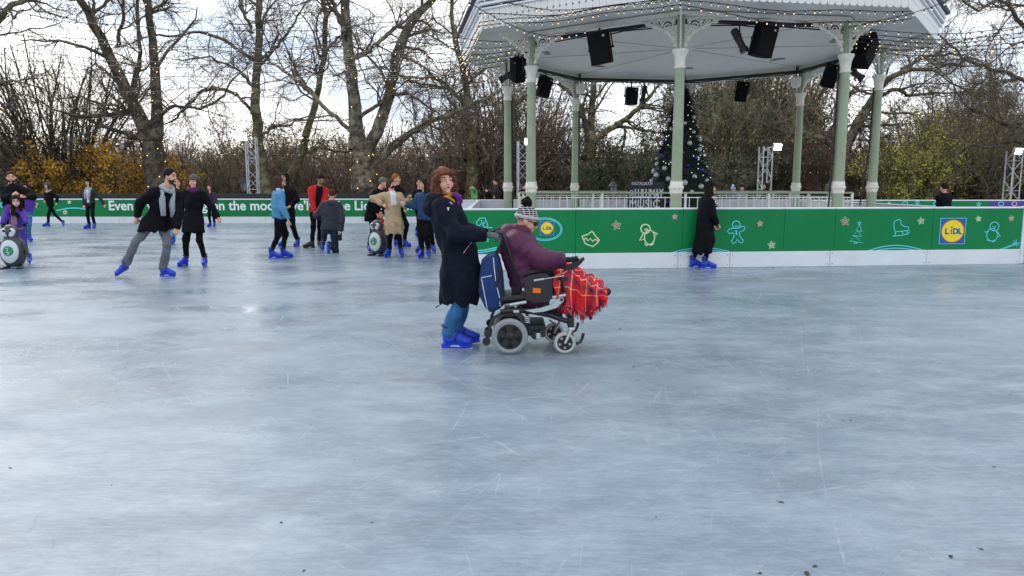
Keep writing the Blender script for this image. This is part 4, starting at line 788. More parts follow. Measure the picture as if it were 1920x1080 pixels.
# ================================================================== strings of lights
pale_bulb = mat('pale_bulb', (1, .84, .60), .4, var=0, emit=.6)
def string(a, b, sag, label, group, sp=.38, r_=.0095, br=.011, m=None, wob=.03, warm=.14):
    a, b = Vector(a), Vector(b); L = (b - a).length; n = max(6, int(L / .5)); t = thing('string_lights', label, 'string lights', tuple(a), 0, group); rr = random.Random(int(a.x * 100 + b.x * 31 + a.z * 77))
    f = lambda s_: (b - a) * s_ - Vector((0, 0, sag * 4 * s_ * (1 - s_))) + Vector((0, 0, wob * math.sin(s_ * L * 2.3)))
    MB().tube([f(k / n) for k in range(n + 1)], r_, 3).build('wire', blackm, t); bl = MB(); dk = MB(); wm = MB(); k = 0
    while k * sp < L:
        p = f(min(1, (k * sp + rr.uniform(-.05, .05)) / L if k else 0)) - Vector((0, 0, .05)); dk.box(p + Vector((0, 0, .03)), (.022, .022, .04)); (wm if rr.random() < warm else bl).ball(p, br, 5, 3); k += 1
    tag(dk.build('sockets', blackm, t), kind='stuff'); tag(bl.build('bulbs', m or pale_bulb, t), kind='stuff')
    if wm.v: tag(wm.build('warm_bulbs', bulb_m, t), kind='stuff')
lab = 'warm fairy light string crossing the sky from the left to the bandstand'; gr = 'fairy light strings crossing the sky'
for v1, Y1, v2, Y2, sg in ((8, 17, 22, 17.9, .5), (40, 19, 60, 18.6, .5), (48, 20, 66, 19.0, .5), (78, 23, 78, 20, .6), (130, 27, 92, 21.3, .5), (176, 31, 104, 22.6, .4), (205, 35, 112, 23.4, .4), (236, 40, 118, 24, .4), (100, 25, 85, 20.6, .5)): string(W(-60, v1, Y1), W(873 + (v2 - 22) * -.1, v2, Y2), sg, lab, gr, sp=.42)
BC = Vector((BX, BY, 0)); Ap, Bp, Cp, Gp, Dp_ = oc(ER + .12, 7, 0) + BC, oc(ER + .12, 0, 0) + BC, oc(ER + .12, 1, 0) + BC, oc(ER + .12, 2, 0) + BC, oc(ER + .12, 6, 0) + BC
z = lambda p, h_: Vector((p.x, p.y, h_))
gl = 'pale fairy light string looped along the scalloped eave of the bandstand'; gg = 'fairy light strings on the bandstand eaves'
for a, b, s_ in ((z(Ap, 5.5), z(Bp, 5.25), .18), (z(Ap, 5.85), z(Bp, 5.18), .25), (z(Ap, 5.3), z(Bp, 5.2), .05), (z(Ap, 5.22), z(Bp, 5.05), .06), (z(Bp, 5.1), z(Cp, 5.1), .10), (z(Bp, 5.02), z(Cp, 4.95), .22), (z(Dp_, 5.3), z(Ap, 5.3), .1), (z(Dp_, 5.15), z(Ap, 5.12), .15)): string(a, b, s_, gl, gg, .20, .010, .011, pale_bulb, .03)
gl = 'pale fairy light string fanning out from under the left eave of the bandstand'; gg = 'fairy light strings fanning under the left eave'
A1 = oc(BR, 7, 4.95) + BC
for k in range(6): string(W(800 - 20 * k, 62 + 17 * k, 19.5 + .6 * k), A1 + Vector((-.15 * k, .35 * k, .12 - .07 * k)), .1, gl, gg, .2, .008, .014, pale_bulb, .02)
gl = 'warm fairy light string running from the right eave of the bandstand out of the picture'; gg = 'fairy light strings leaving the right eave'
C1 = oc(BR, 1, 5.0) + BC
for k, (v2, Y2) in enumerate(((38, 15), (52, 16), (60, 17.2), (70, 18), (78, 19), (88, 20.5), (30, 15.5))): string(C1 + Vector((.12 * k, .3 * k, -.04 * k)), W(1990, v2, Y2), .18, gl, gg, .26, .009, .011, pale_bulb, .02, .25)
string(C1, W(1840, -30, 14.5), .12, 'fairy light string rising from the front right column past the roof corner', gg, .2, .009, .016, pale_bulb)
string(W(880, 5, 16.2), A1 + Vector((1.2, -1.0, .1)), .3, 'fairy light string swagged from the left roof corner to the front left bracket', gg, .2, .009, .015, pale_bulb)
for k, (v_, Y_) in enumerate(((262, 37), (285, 38), (300, 36.5), (240, 39))): string(W(1020 + 10 * k, v_, Y_), W(1990, v_ - 8 + 6 * k, Y_), .5, 'tiny fairy light string in the trees behind the bandstand', 'fairy light strings behind the bandstand', .4, .004, .010, pale_bulb, .03, .4)
for k, (v_, Y_) in enumerate(((262, 35.5), (240, 35))): string(W(-40, v_, Y_), W(860, v_ + 12, Y_), .5, 'tiny fairy light string in the trees behind the slogan boards', 'fairy light strings behind the slogan boards', .5, .004, .012, pale_bulb, .03, .5)
# ================================================================== bits lying on the ice
lv = mat('fallen_leaf', (.045, .035, .018), .8, var=.4)
lm_ = MB().add([(-.03, 0, .004), (-.008, -.016, .010), (.022, -.008, .005), (.034, .004, .012), (.012, .018, .006), (-.012, .014, .013)], [(0, 1, 5), (1, 2, 4, 5), (2, 3, 4)]); lm_.tube([(.03, 0, .006), (.05, .004, .008)], .002, 4); lm_ = lm_.mesh('fallen_leaf')
for u, v, s_ in ((1188, 688, .7), (1465, 942, .8), (1512, 1076, 1), (1230, 970, .35), (1895, 740, .5), (1863, 876, .5), (1595, 788, .5), (1581, 788, .4), (1477, 729, .45), (1162, 617, 1.1), (1765, 532, 1.1), (1782, 1044, .8), (1528, 1062, .7), (1425, 1075, .6), (20, 878, .6), (209, 910, .35), (527, 980, .5), (236, 689, .6), (284, 692, .5), (697, 980, .35), (570, 1070, .5), (14, 537, 1.4), (770, 540, .8), (519, 622, .7), (95, 504, 1.3), (1840, 1030, .6), (1450, 502, 1.6), (738, 622, .5)):
    o = link('fallen_leaf', lm_, lv); g_ = G(u, v); o.location = (g_.x, g_.y, .0); o.rotation_euler = (0, 0, random.uniform(0, 6)); o.scale = (s_ * .6,) * 3; tag(o, 'small dark scrap of leaf lying on the ice', 'leaf', 'leaf scraps on the ice')
# ================================================================== people
def V3(*a): return Vector(a)
skin_a = mat('skin_light', (.66, .35, .25), .55, var=.12, scale=30, spec=.4); skin_b = mat('skin_tan', (.44, .245, .165), .55, var=.12, scale=30, spec=.4)
eye_d = mat('eye_dark', (.02, .015, .012), .25, var=0); eye_w = mat('eye_white', (.75, .74, .72), .3, var=0); lip = mat('lip', (.40, .12, .11), .5, var=.1); mouth_in = mat('mouth_inside', (.10, .015, .018), .6, var=.1); teeth = mat('teeth', (.80, .78, .72), .35, var=.02)
skate_m = mat('skate_blue', (.006, .050, .56), .45, var=.4, scale=22, bump=.2, bscale=40); skate_k = mat('skate_black', (.015, .015, .018), .5); blade_m = mat('skate_blade', (.55, .57, .60), .3, metal=.8, var=.1); sk_white = mat('skate_mark', (.72, .76, .85), .5, var=.05)
def skate_meshes(bootm, key):
    F = Field(); F.u(cap((0, -.075, .115), (0, .12, .090), .048, .040, ((1, 0, 0), 1.1))); F.u(cap((0, -.075, .12), (0, -.07, .31), .047, .053, ((1, 0, 0), 1.1)), .03); F.u(cap((0, -.02, .16), (0, .09, .11), .045, .035), .03); F.u(cap((0, .12, .09), (0, .155, .088), .040, .034, ((0, 0, 1), 1.1)), .02)
    F.cut(half((0, 0, .285), (0, 0, 1))); V, Q = nets(F, .011); boot = raw_mesh('skate', V, Q, smooth=True); boot.materials.append(bootm)
    h_ = MB().prism([(-.135, .012), (.15, .012), (.185, .030), (.18, .065), (.10, .055), (-.06, .055), (-.125, .075), (-.145, .05)], (.011, 0, 0), (0, 1, 0), (0, 0, 1), -.022).box((0, .02, .062), (.062, .28, .018), None, .006).mesh('blade_holder'); h_.materials.append(bootm)
    b_ = MB().prism([(-.14, 0.003), (-.15, .012), (-.145, .028), (.18, .028), (.19, .018), (.165, .003)], (.0025, 0, 0), (0, 1, 0), (0, 0, 1), -.005).mesh('blade'); b_.materials.append(blade_m)
    mk = MB()
    for sg in (1, -1): mk.add([(sg * .0125, -.05, .036), (sg * .0125, .06, .032), (sg * .0125, .035, .05), (sg * .0125, -.03, .052)], [(0, 1, 2, 3) if sg > 0 else (3, 2, 1, 0)])
    mk = mk.mesh('holder_mark'); mk.materials.append(sk_white)
    st = MB()
    for z_, y0, y1, rr in ((.245, -.135, .0, .062), (.195, -.13, .005, .057)):
        st.tube([(rr * math.cos(t) * .98, -.07 + rr * math.sin(t) * 1.06, z_ - .01 * math.sin(t)) for t in [2 * math.pi * k / 14 for k in range(15)]], .010, 5, False)
    st.tube([(.05, 0, .10), (.045, .02, .16), (0, .035, .175), (-.045, .02, .16), (-.05, 0, .10)], .010, 5); st = st.mesh('strap', 'all'); st.materials.append(skate_k)
    return boot, h_, b_, mk, st
SKATES = {'blue': skate_meshes(skate_m, 'b'), 'black': skate_meshes(skate_k, 'k')}
def put_skate(root, base, pos, yaw, pitch=0., roll=0., kind='blue', s_=1.):
    M = Matrix.Rotation(yaw - math.pi / 2, 4, 'Z') @ Matrix.Rotation(pitch, 4, 'X') @ Matrix.Rotation(roll, 4, 'Y') @ Matrix.Scale(s_, 4); q = Vector(pos) - Vector(base)
    o = link('skate', SKATES[kind][0], None, root); M.translation = q; o.matrix_local = M
    for nm, me in zip(('blade_holder', 'blade', 'holder_mark', 'strap'), SKATES[kind][1:]): link(nm, me, None, o)
    return Vector(pos) + (M.to_3x3() @ Vector((0, -.07, .16)))
def ik(a, b, l1, l2, hint):
    a, b = Vector(a), Vector(b); d = b - a; L = d.length; 
    if L > (l1 + l2) * .995: k = L / ((l1 + l2) * .99); l1 *= k; l2 *= k
    d.normalize(); x = (l1 * l1 - l2 * l2 + L * L) / (2 * L); h_ = math.sqrt(max(0, l1 * l1 - x * x)); n = Vector(hint) - d * Vector(hint).dot(d)
    n = n.normalized() if n.length > 1e-5 else frame(d)[0]; return a + d * x + n * h_
def rotz(v, a): return Vector((v[0] * math.cos(a) - v[1] * math.sin(a), v[0] * math.sin(a) + v[1] * math.cos(a), v[2]))
def person(label, Y, hgt, face, pel, neck, head, hl, hr, fl, fr, skin=None, look=None, nod=0., tilt=0., top=None, bottoms=None, hair=None, group=None, res=.024, skates='blue', gloves=None, shirt=None, scarf=None, hat=None, mask=None, hood=None, hem=None, hemr=.2, bulk=1., quilt=None, el=None, kn=None, smile=False, shade=None, curl=.8, beard=None, sit=False, hips_down=0., wr=.007, dyn=0., shawl=None, feet_on=True, root_name='person', kids=1., lap=None, stand=True, knee_at=None, over=False, shirt_low=.02, shirt_w=.05, armk=1.):
    """pel, neck, head: image points (u, v[, dy]); hl, hr: image points of her/his left and right hand (u, v, dy);
    fl, fr: (u, dy, lift, yaw, pitch) of the feet on the ice; face: heading of the body, degrees"""
    skin = skin or skin_a; s_ = hgt / 1.70; a = R(face); f = V3(math.cos(a), math.sin(a), 0); rt_ = V3(math.sin(a), -math.cos(a), 0); up = V3(0, 0, 1)
    P = lambda t: W(t[0], t[1], Y + (t[2] if len(t) > 2 else 0))
    pelv, nk, hd = P(pel), P(neck), P(head); base = V3(pelv.x, Y, 0); root = thing(root_name, label, 'person', tuple(base), 0, group)
    if stand: s_ = (nk.z - (.07 if skates else 0)) / 1.43
    if not sit: pelv = nk + (pelv - nk).normalized() * .525 * s_
    base = V3(pelv.x, Y, 0); root.location = base
    tu = (nk - pelv).normalized(); tf = (f - tu * f.dot(tu)).normalized(); ts = tf.cross(tu).normalized()        # torso frame
    sw, hw_ = .175 * s_ * (.94 if kids < 1 else 1), .085 * s_; sh_ = [nk - tu * .062 * s_ + ts * sg * sw for sg in (-1, 1)]; hp = [pelv + ts * sg * hw_ - tu * .02 for sg in (-1, 1)]
    hands = [P(hl), P(hr)]; el = el or (None, None); kn = kn or (None, None); elb = []
    for i, sg in ((0, -1), (1, 1)):
        hint = el[i] and Vector(el[i]) or (ts * sg * .7 - tf * .7 - up * .5); elb.append(ik(sh_[i], hands[i], .285 * s_ * armk, .255 * s_ * armk, hint))
    ank, kne, fd = [], [], []
    for i, ft in enumerate((fl, fr)):
        if feet_on and skates:
            g_ = G(ft[0], 500); dY = Y + ft[1]; x = W(ft[0], 348 + CAMH * FPX / dY, dY).x; yw = R(ft[3]) if len(ft) > 3 else a; ank.append(put_skate(root, base, (x, dY, ft[2]), yw, R(ft[4]) if len(ft) > 4 else 0, R(ft[5]) if len(ft) > 5 else 0, skates, s_ if s_ < .86 else .90)); 
        else: ank.append(P(ft))
    kl = .85 * s_; md_ = max((hp[i] - ank[i]).length for i in (0, 1)) / .985; kl = min(kl, md_) if knee_at is None else kl
    for i in (0, 1):
        hint = kn[i] and Vector(kn[i]) or f; kne.append(P(knee_at[i]) if knee_at and knee_at[i] else ik(hp[i], ank[i], kl * .505, kl * .495, hint))
    # head frame
    la = R(look if look is not None else face); hf = V3(math.cos(la) * math.cos(R(nod)), math.sin(la) * math.cos(R(nod)), math.sin(R(nod))); hr_ = hf.cross(up).normalized(); hu = hr_.cross(hf).normalized()
    if tilt: q = Matrix.Rotation(R(tilt), 3, hf); hr_, hu = q @ hr_, q @ hu
    k = s_ ** .5 if kids == 1 else s_ ** .35; HM = [hr_, hf, hu]; hp_ = lambda x, y, z_: hd + (hr_ * x + hf * y + hu * z_) * k
    fine = res < .018; hres = .009 if fine else .0125
    # ---- body: one skin surface
    B = Field(); B.u(cap(pelv, pelv.lerp(nk, .45), .125 * s_, .115 * s_, (tf, 1.35))); B.u(cap(pelv.lerp(nk, .45), nk - tu * .1 * s_, .12 * s_, .13 * s_, (tf, 1.4)), .06); B.u(cap(sh_[0], sh_[1], .05 * s_, .05 * s_), .05); B.u(cap(nk - tu * .03, hd - hu * .03, .058 * s_, .052 * s_), .03); B.u(ell(hp_(0, -.01, .02), [.062 * k, .08 * k, .09 * k], HM), .02)
    for i in (0, 1):
        B.u(cap(sh_[i], elb[i], .045 * s_, .036 * s_), .03); B.u(cap(elb[i], hands[i], .036 * s_, .026 * s_), .02); B.u(cap(hp[i], kne[i], .072 * s_, .050 * s_), .04); B.u(cap(kne[i], ank[i], .050 * s_, .036 * s_), .02)
    Hd = Field(); Hd.u(ell(hp_(0, -.012, .028), [.074 * k, .095 * k, .092 * k], HM)); Hd.u(ell(hp_(0, .022, -.045), [.055 * k, .066 * k, .068 * k], HM), .035); Hd.u(cap(hp_(0, -.02, -.05), nk - tu * .03, .052 * k, .060 * s_), .02); Hd.u(cap(hp_(0, .086, .012), hp_(0, .103, -.022), .009 * k, .0145 * k), .014); Hd.u(cap(hp_(0, .075, -.098), hp_(0, .07, -.10), .018 * k, .018 * k), .02)
    for sg in (-1, 1): Hd.u(ell(hp_(sg * .076, -.008, -.008), [.013 * k, .024 * k, .032 * k], HM), .008); Hd.u(cap(hp_(sg * .018, .088, .030), hp_(sg * .05, .074, .030), .010 * k, .008 * k), .014); Hd.u(ell(hp_(sg * .042, .055, -.032), [.024 * k] * 3, HM), .02); Hd.sub(ell(hp_(sg * .031, .094, .010), [.018 * k, .013 * k, .012 * k], HM), .012)
    Hd.u(cap(hp_(-.019, .082, -.062), hp_(.019, .082, -.062), .009 * k, .009 * k), .012)
    flds = [(B, max(res, .022)), (Hd, hres)]; gl = []
    for i in (0, 1):
        F = Field(); w_ = hands[i]; d = (hands[i] - elb[i]).normalized(); sd_ = ts * (1 if i else -1); n = d.cross(f + up * .3); n = n.normalized() if n.length > .1 else ts; pn = n.cross(d).normalized() * (-1 if i == 0 else 1); g_ = 1.18 if gloves else 1.; z0 = s_ * g_ * (.95 if kids == 1 else 1.0)
        kn_ = w_ + d * .085 * z0; F.u(cap(w_ - d * .03, kn_, .030 * z0, .038 * z0, (pn, 1.7)))
        for j, (off, ln) in enumerate(((-.030, .060), (-.010, .074), (.011, .070), (.030, .054))):
            b0 = kn_ + n * off * z0 - d * .012; d1 = (d * math.cos(curl * .6) - pn * math.sin(curl * .6)); m1 = b0 + d1 * ln * .55 * z0; d2 = (d * math.cos(curl * 1.7) - pn * math.sin(curl * 1.7)); F.u(cap(b0, m1, .0115 * z0, .0105 * z0), .006); F.u(cap(m1, m1 + d2 * ln * .5 * z0, .0105 * z0, .009 * z0), .005)
        tb = w_ + d * .025 * z0 - n * .03 * z0; tm = tb + (d * .7 - n * .6 - pn * .35).normalized() * .045 * z0; F.u(cap(tb, tm, .014 * z0, .012 * z0), .01); F.u(cap(tm, tm + (d * .9 - pn * .5).normalized() * .032 * z0, .012 * z0, .010 * z0), .006)
        (gl if gloves else flds).append((F, .0075 if fine else .0095))
    vol('body', flds, skin, root, base)
    if gloves: 
        for F in gl: vol('glove', [F], gloves, root, base)
    lo = lambda v: tuple(Vector(v) - base)
    def feat(nm, c, rr, m):
        b = MB().ball((0, 0, 0), 1, 8, 6).mesh(nm, 'all'); o = link(nm, b, m, root); M = Matrix((hr_, hf, hu)).transposed() @ Matrix.Diagonal(Vector(rr) * k); M = M.to_4x4(); M.translation = Vector(lo(hp_(*c))); o.matrix_local = M; return o
    hc = hair[1] if hair else eye_d
    for sg in (-1, 1):
        if shade is None:
            if fine: feat('eye', (sg * .031, .079, .011), (.0115, .009, .0055), eye_w); feat('iris', (sg * .031, .0865, .011), (.0055, .003, .0052), eye_d)
            else: feat('eye', (sg * .031, .079, .011), (.0125, .009, .008), eye_d)
        b = MB().tube([lo(hp_(sg * .015, .090, .034)), lo(hp_(sg * .033, .087, .041)), lo(hp_(sg * .052, .072, .035))], [.005 * k, .006 * k, .003 * k], 5).build('eyebrow', hc, root)
    if smile:
        feat('mouth', (0, .076, -.055), (.030, .0185, .017), mouth_in); feat('teeth', (0, .0835, -.046), (.020, .0105, .004), teeth)
        MB().tube([lo(hp_(.036 * math.cos(t), .083 - .012 * abs(math.cos(t)) ** 2, -.054 + (.016 if math.sin(t) > 0 else .022) * math.sin(t))) for t in [2 * math.pi * q / 16 for q in range(17)]], .0045 * k, 5, False).build('lips', lip, root)
    elif not mask: feat('lips', (0, .084, -.062), (.021, .009, .0065), lip)
    if mask: 
        F = Field(); F.u(ell(hp_(0, .045, -.045), [.062 * k, .062 * k, .052 * k], HM)); F.cut(half(hp_(0, .018, 0), -hf)); vol('face_mask', [(F, .01)], mask, root, base)
    if shade:
        g_ = MB()
        for sg in (-1, 1): g_.ball(lo(hp_(sg * .033, .088, .008)), .024 * k, 8, 5); g_.tube([lo(hp_(sg * .055, .08, .014)), lo(hp_(sg * .08, 0, .014))], .004, 4)
        g_.build('sunglasses', shade, root)
    if beard: F = Field(); F.u(ell(hp_(0, .026, -.056), [.060 * k, .070 * k, .066 * k], HM)); F.cut(half(hp_(0, 0, -.040), hu)); F.cut(half(hp_(0, -.005, 0), -hf)); F.sub(ell(hp_(0, .09, -.060), [.022 * k, .03, .012 * k], HM), .006); vol('beard', [(F, .009)], beard, root, base)
    # ---- trousers
    if bottoms:
        T = Field(); T.u(cap(pelv - tu * .03, pelv + tu * .08, .138 * s_, .135 * s_, (tf, 1.25)))
        for i in (0, 1): ae = kne[i].lerp(ank[i], .94 if over else .80); T.u(cap(hp[i], kne[i], .092 * s_ * bulk ** .5, .066 * s_), .03); T.u(cap(kne[i], ae, .066 * s_, (.066 if over else .052) * s_), .03)
        T.disp = wrinkle(wr, 30, 3); vol('trousers', [(T, min(res, .02))], bottoms, root, base)
    # ---- coat, jacket or shirt
    def torso_field(ex, hm=None, sleeves=True, hr2=.2, ql=None):
        F = Field(); low = pelv - tu * (.02 if hm is not None else .13); b_ = bulk; rp = lambda o: (ql[0], ql[1], o) if ql else None
        F.u(cap(low, pelv.lerp(nk, .5), (.155 * b_ + ex) * s_, (.150 * b_ + ex) * s_, (tf, 1.28), rp(0))); F.u(cap(pelv.lerp(nk, .5), nk - tu * .13 * s_, (.150 * b_ + ex) * s_, (.155 * b_ + ex) * s_, (tf, 1.3), rp(.5)), .06); F.u(cap(sh_[0] - tu * .02, sh_[1] - tu * .02, (.058 + ex) * s_, (.058 + ex) * s_), .07)
        if sleeves:
            for i in (0, 1): F.u(cap(sh_[i], elb[i], (.064 * b_ + ex) * s_, (.056 * b_ + ex) * s_, None, rp(0)), .04); F.u(cap(elb[i], hands[i] - (hands[i] - elb[i]).normalized() * .01, (.056 * b_ + ex) * s_, (.046 * b_ + ex * .8) * s_, None, rp(.4)), .025)
            for i in (0, 1): F.cut(lambda Pn, c=hands[i], d=(hands[i] - elb[i]).normalized(): np.where(((Pn - arr(c)) ** 2).sum(1) < .013, (Pn - arr(c)) @ arr(d), -1.).astype(np.float32))
        if hm is None and not sit: F.cut(half(pelv - tu * .085 * s_, -tu))
        if hm is not None:
            mid = (kne[0] + kne[1]) / 2 if hm > .40 else ((kne[0] + kne[1]) * .35 + (ank[0] + ank[1]) * .15); foot = (ank[0] + ank[1]) / 2; line = [pelv, (kne[0] + kne[1]) / 2, foot]
            def at_z(zz):
                for p, q in zip(line[:-1], line[1:]):
                    if q.z <= zz <= p.z: return p.lerp(q, (p.z - zz) / (p.z - q.z + 1e-6))
                return line[-1]
            he = at_z(hm - .05); cc = [pelv + tu * .05, at_z(max(hm, (pelv.z + hm) / 2)), he]; F.u(cap(cc[0], cc[1], (.15 * b_ + ex) * s_, (.15 * b_ + ex + (hr2 - .15) * .55) * s_, (tf, 1.2)), .05); F.u(cap(cc[1], cc[2], (.15 * b_ + ex + (hr2 - .15) * .55) * s_, hr2 * s_, (tf, 1.15)), .05)
            zc = hm; F.cut(lambda Pn: (zc - Pn[:, 2]) + .012 * np.sin(Pn[:, 0] * 31 + Pn[:, 1] * 23))
        return F
    if top:
        F = torso_field(.012, hem, True, hemr, quilt)
        F.u(cap(nk - tu * .06 + tf * .01, nk + tu * .005, .085 * s_, .072 * s_, (tf, 1.05)), .03)
        wv = wrinkle(wr * 1.3, 26, int(abs(Y * 100 + pel[0]))); p0_ = arr(pelv)
        F.disp = (lambda Pn: wv(Pn) + .016 * np.clip((p0_[2] - Pn[:, 2]) * 2.2, 0, 1) * np.sin(7 * np.arctan2(Pn[:, 1] - p0_[1], Pn[:, 0] - p0_[0]) + Pn[:, 2] * 3)) if hem is not None else wv
        jk = vol('jacket' if hem is None else 'coat', [(F, min(res, .02) if not fine else .013)], top, root, base)
        if hood: 
            H = Field(); c = nk - tf * .075 * s_ - tu * .02; H.u(ell(c, [.135 * s_, .085 * s_, .075 * s_], [ts, tf, tu])); H.u(cap(nk - ts * .10 * s_ + tf * .02, nk + ts * .10 * s_ + tf * .02, .048 * s_, .048 * s_), .04); H.u(cap(nk - ts * .09 * s_ + tf * .05, nk - ts * .05 * s_ + tf * .10 - tu * .06, .036, .028), .03); H.u(cap(nk + ts * .09 * s_ + tf * .05, nk + ts * .05 * s_ + tf * .10 - tu * .06, .036, .028), .03); H.sub(cap(nk, nk + tu * .2, .066 * s_, .075 * s_), .02); H.disp = wrinkle(.006, 30, 9); link_ = vol('hood', [(H, .013 if fine else .018)], top, root, base)
        if shirt:
            F = torso_field(.026, None, False); F.cut(half(pelv + tu * shirt_low, -tu)); F.cut(lambda Pn, o=arr(nk), x=arr(ts): np.abs((Pn - o) @ x) - shirt_w * s_); F.cut(half(nk - tf * -.02, -tf)); vol('shirt', [(F, .015)], shirt, root, base)
    if scarf:
        F = Field(); n = 10
        for j in range(n):
            t0, t1 = 2 * math.pi * j / n, 2 * math.pi * (j + 1) / n; pt = lambda t: nk + tu * (.035 + .012 * math.sin(t * 2)) * s_ + (ts * math.cos(t) * .075 + tf * (math.sin(t) * .072 + .015)) * s_ - tu * .02 * math.sin(t); F.u(cap(pt(t0), pt(t1), .038 * s_, .038 * s_), .02)
        F.disp = wrinkle(.006, 45, 4); vol('scarf', [(F, .012 if fine else .015)], scarf, root, base)
    if shawl:
        for sg in (-1, 1): p0 = nk + ts * sg * .075 * s_ + tf * .05; p1 = p0 + tf * .085 * s_ - tu * .15 * s_; MB().tube([lo(p0), lo(p1), lo(p1 - up * .22 * s_ + tf * .02)], [.05 * s_, .05 * s_, .04 * s_], 8).build('shawl_end', shawl, root, 'all')
    # ---- hair and hats
    if hair:
        st, hm_ = hair[0], hair[1]; F = Field()
        if st == 'short': F.u(ell(hp_(0, -.018, .040), [.083 * k, .102 * k, .098 * k], HM)); F.cut(half(hp_(0, .062, .052), hf * .75 - hu * .66)); F.cut(half(hp_(0, 0, -.035), -hu)); F.sub(ell(hp_(0, .085, -.01), [.064 * k, .07 * k, .075 * k], HM), .02)
        else:
            F.u(ell(hp_(0, -.020, .036), [.088 * k, .105 * k, .101 * k], HM)); dn = {'bob': .14, 'long': .30, 'curly': .19, 'bun': .02}.get(st, .2) * k; gd = (hu * .55 + up * .45).normalized(); F.u(cap(hp_(0, -.055, 0), hp_(0, -.055, 0) - gd * dn, .078 * k, (.085 if st != 'long' else .07) * k, (hf, 1.25)), .03)
            for sg in (-1, 1): F.u(cap(hp_(sg * .066, -.012, .01), hp_(sg * .072, .01, 0) - gd * dn * .92, .034 * k, .040 * k), .03)
            if st == 'bun': F.u(ell(hp_(0, -.10, .06), [.045 * k] * 3, HM), .015)
            F.sub(ell(hp_(0, .098, -.022), [.062 * k, .085 * k, .082 * k], HM), .02)
            if st == 'curly':
                for sg in (-1, 1): F.u(ell(hp_(sg * .085, -.01, -.03), [.05 * k, .065 * k, .09 * k], HM), .03)
                F.u(ell(hp_(0, -.03, .085), [.085 * k, .09 * k, .055 * k], HM), .03); F.u(cap(hp_(-.045, .085, .082), hp_(.05, .075, .078), .024 * k, .02 * k), .02); F.sub(ell(hp_(.0, .105, -.028), [.056 * k, .08 * k, .078 * k], HM), .012)
        F.disp = wrinkle(.010 if st == 'curly' else .004, 60 if st == 'curly' else 75, 8); ho = vol('hair', [(F, .008 if fine else .0125)], hm_, root, base)
        if st == 'curly':
            r = np.random.default_rng(5); sb = MB()
            for q in range(230):
                t = r.uniform(-2.5, 2.5); e = r.uniform(-.5, 1.2); s0 = hp_(.095 * math.sin(t) * math.cos(e), -.02 - .105 * math.cos(t) * math.cos(e), .03 + .105 * math.sin(e)); ln = r.uniform(.06, .15); d = (s0 - hd).normalized() * .3 - up * .9 + Vector(r.normal(size=3)) * .25; n1, n2, d = frame(d); am = r.uniform(.006, .014); ph = r.uniform(0, 6); pts = [s0 + d * ln * j / 7 + n1 * am * math.cos(ph + j * 1.3) + n2 * am * math.sin(ph + j * 1.3) for j in range(8)]
                if (pts[4] - hd).normalized().dot(hf) > .55 and (pts[4] - hd).dot(hu) < .06: continue
                sb.tube([lo(p) for p in pts], [.0045] * 7 + [.001], 4)
            tag(sb.build('curls', hm_, ho, 'all'), kind='stuff')
    if hat:
        F = Field(); F.u(ell(hp_(0, -.018, .045), [.090 * k, .110 * k, .105 * k], HM)); F.cut(half(hp_(0, .06, .038), -hu * .94 + hf * .34)); F.disp = wrinkle(.002, 90, 2); ht = vol('hat', [(F, .009 if fine else .0125)], hat[0], root, base)
        F = Field(); n = 12
        for j in range(n): pt = lambda t: hp_(.080 * math.cos(t), -.018 + .098 * math.sin(t), .040 + .018 * math.sin(t)); F.u(cap(pt(2 * math.pi * j / n), pt(2 * math.pi * (j + 1) / n), .020 * k, .020 * k), .01)
        b = vol('hat_brim', [(F, .009 if fine else .0125)], hat[1], root, base)
        if len(hat) > 2:
            F = Field(); c = hp_(*(hat[3] if len(hat) > 3 else (0, -.03, .165))); F.u(ell(c, [.046] * 3)); F.disp = wrinkle(.010, 120, 6); vol('bobble', [(F, .0075)], hat[2], root, base)
    return dict(root=root, base=base, nk=nk, sh=sh_, elb=elb, hands=hands, kne=kne, ank=ank, tf=tf, tu=tu, ts=ts, pelv=pelv, hp=hp_, s=s_)
def gy(v): return G(960, v).y
blackc = cloth('coat_black', (.0065, .0065, .009), spec=.1, sheen=0); navyc = cloth('coat_navy', (.0085, .010, .020), spec=.12, sheen=0); blackt = cloth('trousers_black', (.0065, .0065, .008), spec=.1, sheen=0); greyj = cloth('jeans_grey', (.135, .145, .165), scale=5, var=.35); bluej = cloth('jeans_blue', (.032, .145, .33), scale=5, var=.4); paleb = cloth('jeans_pale', (.20, .42, .62), scale=5); navyj = cloth('jeans_navy', (.014, .022, .050)); denim = cloth('denim_jacket', (.085, .27, .46), scale=7, var=.35); redc = cloth('jacket_red', (.50, .012, .016), var=.25); puff = cloth('puffer_grey', (.035, .038, .048), bump=.2); beige = cloth('coat_beige', (.50, .36, .215), var=.2, bump=.8, bscale=130); wht = cloth('shirt_white', (.60, .64, .70)); greys = cloth('scarf_grey', (.33, .36, .40), scale=40, var=.35); purs = cloth('scarf_purple', (.09, .012, .12)); hatg = cloth('hat_grey', (.09, .09, .095), scale=60); dkgreen = cloth('jacket_green', (.022, .030, .027)); purj = cloth('jacket_purple', (.085, .035, .33)); pink = cloth('hoodie_pink', (.55, .30, .30)); pinkm = cloth('mask_pink', (.70, .38, .46), bump=0); kmask = cloth('mask_black', (.012, .012, .013), bump=0); greenj = cloth('jacket_bright_green', (.12, .42, .11)); brownj = cloth('jacket_brown', (.035, .022, .022)); bluejk = cloth('jacket_blue', (.020, .050, .12)); orng = cloth('scarf_orange', (.48, .19, .02))
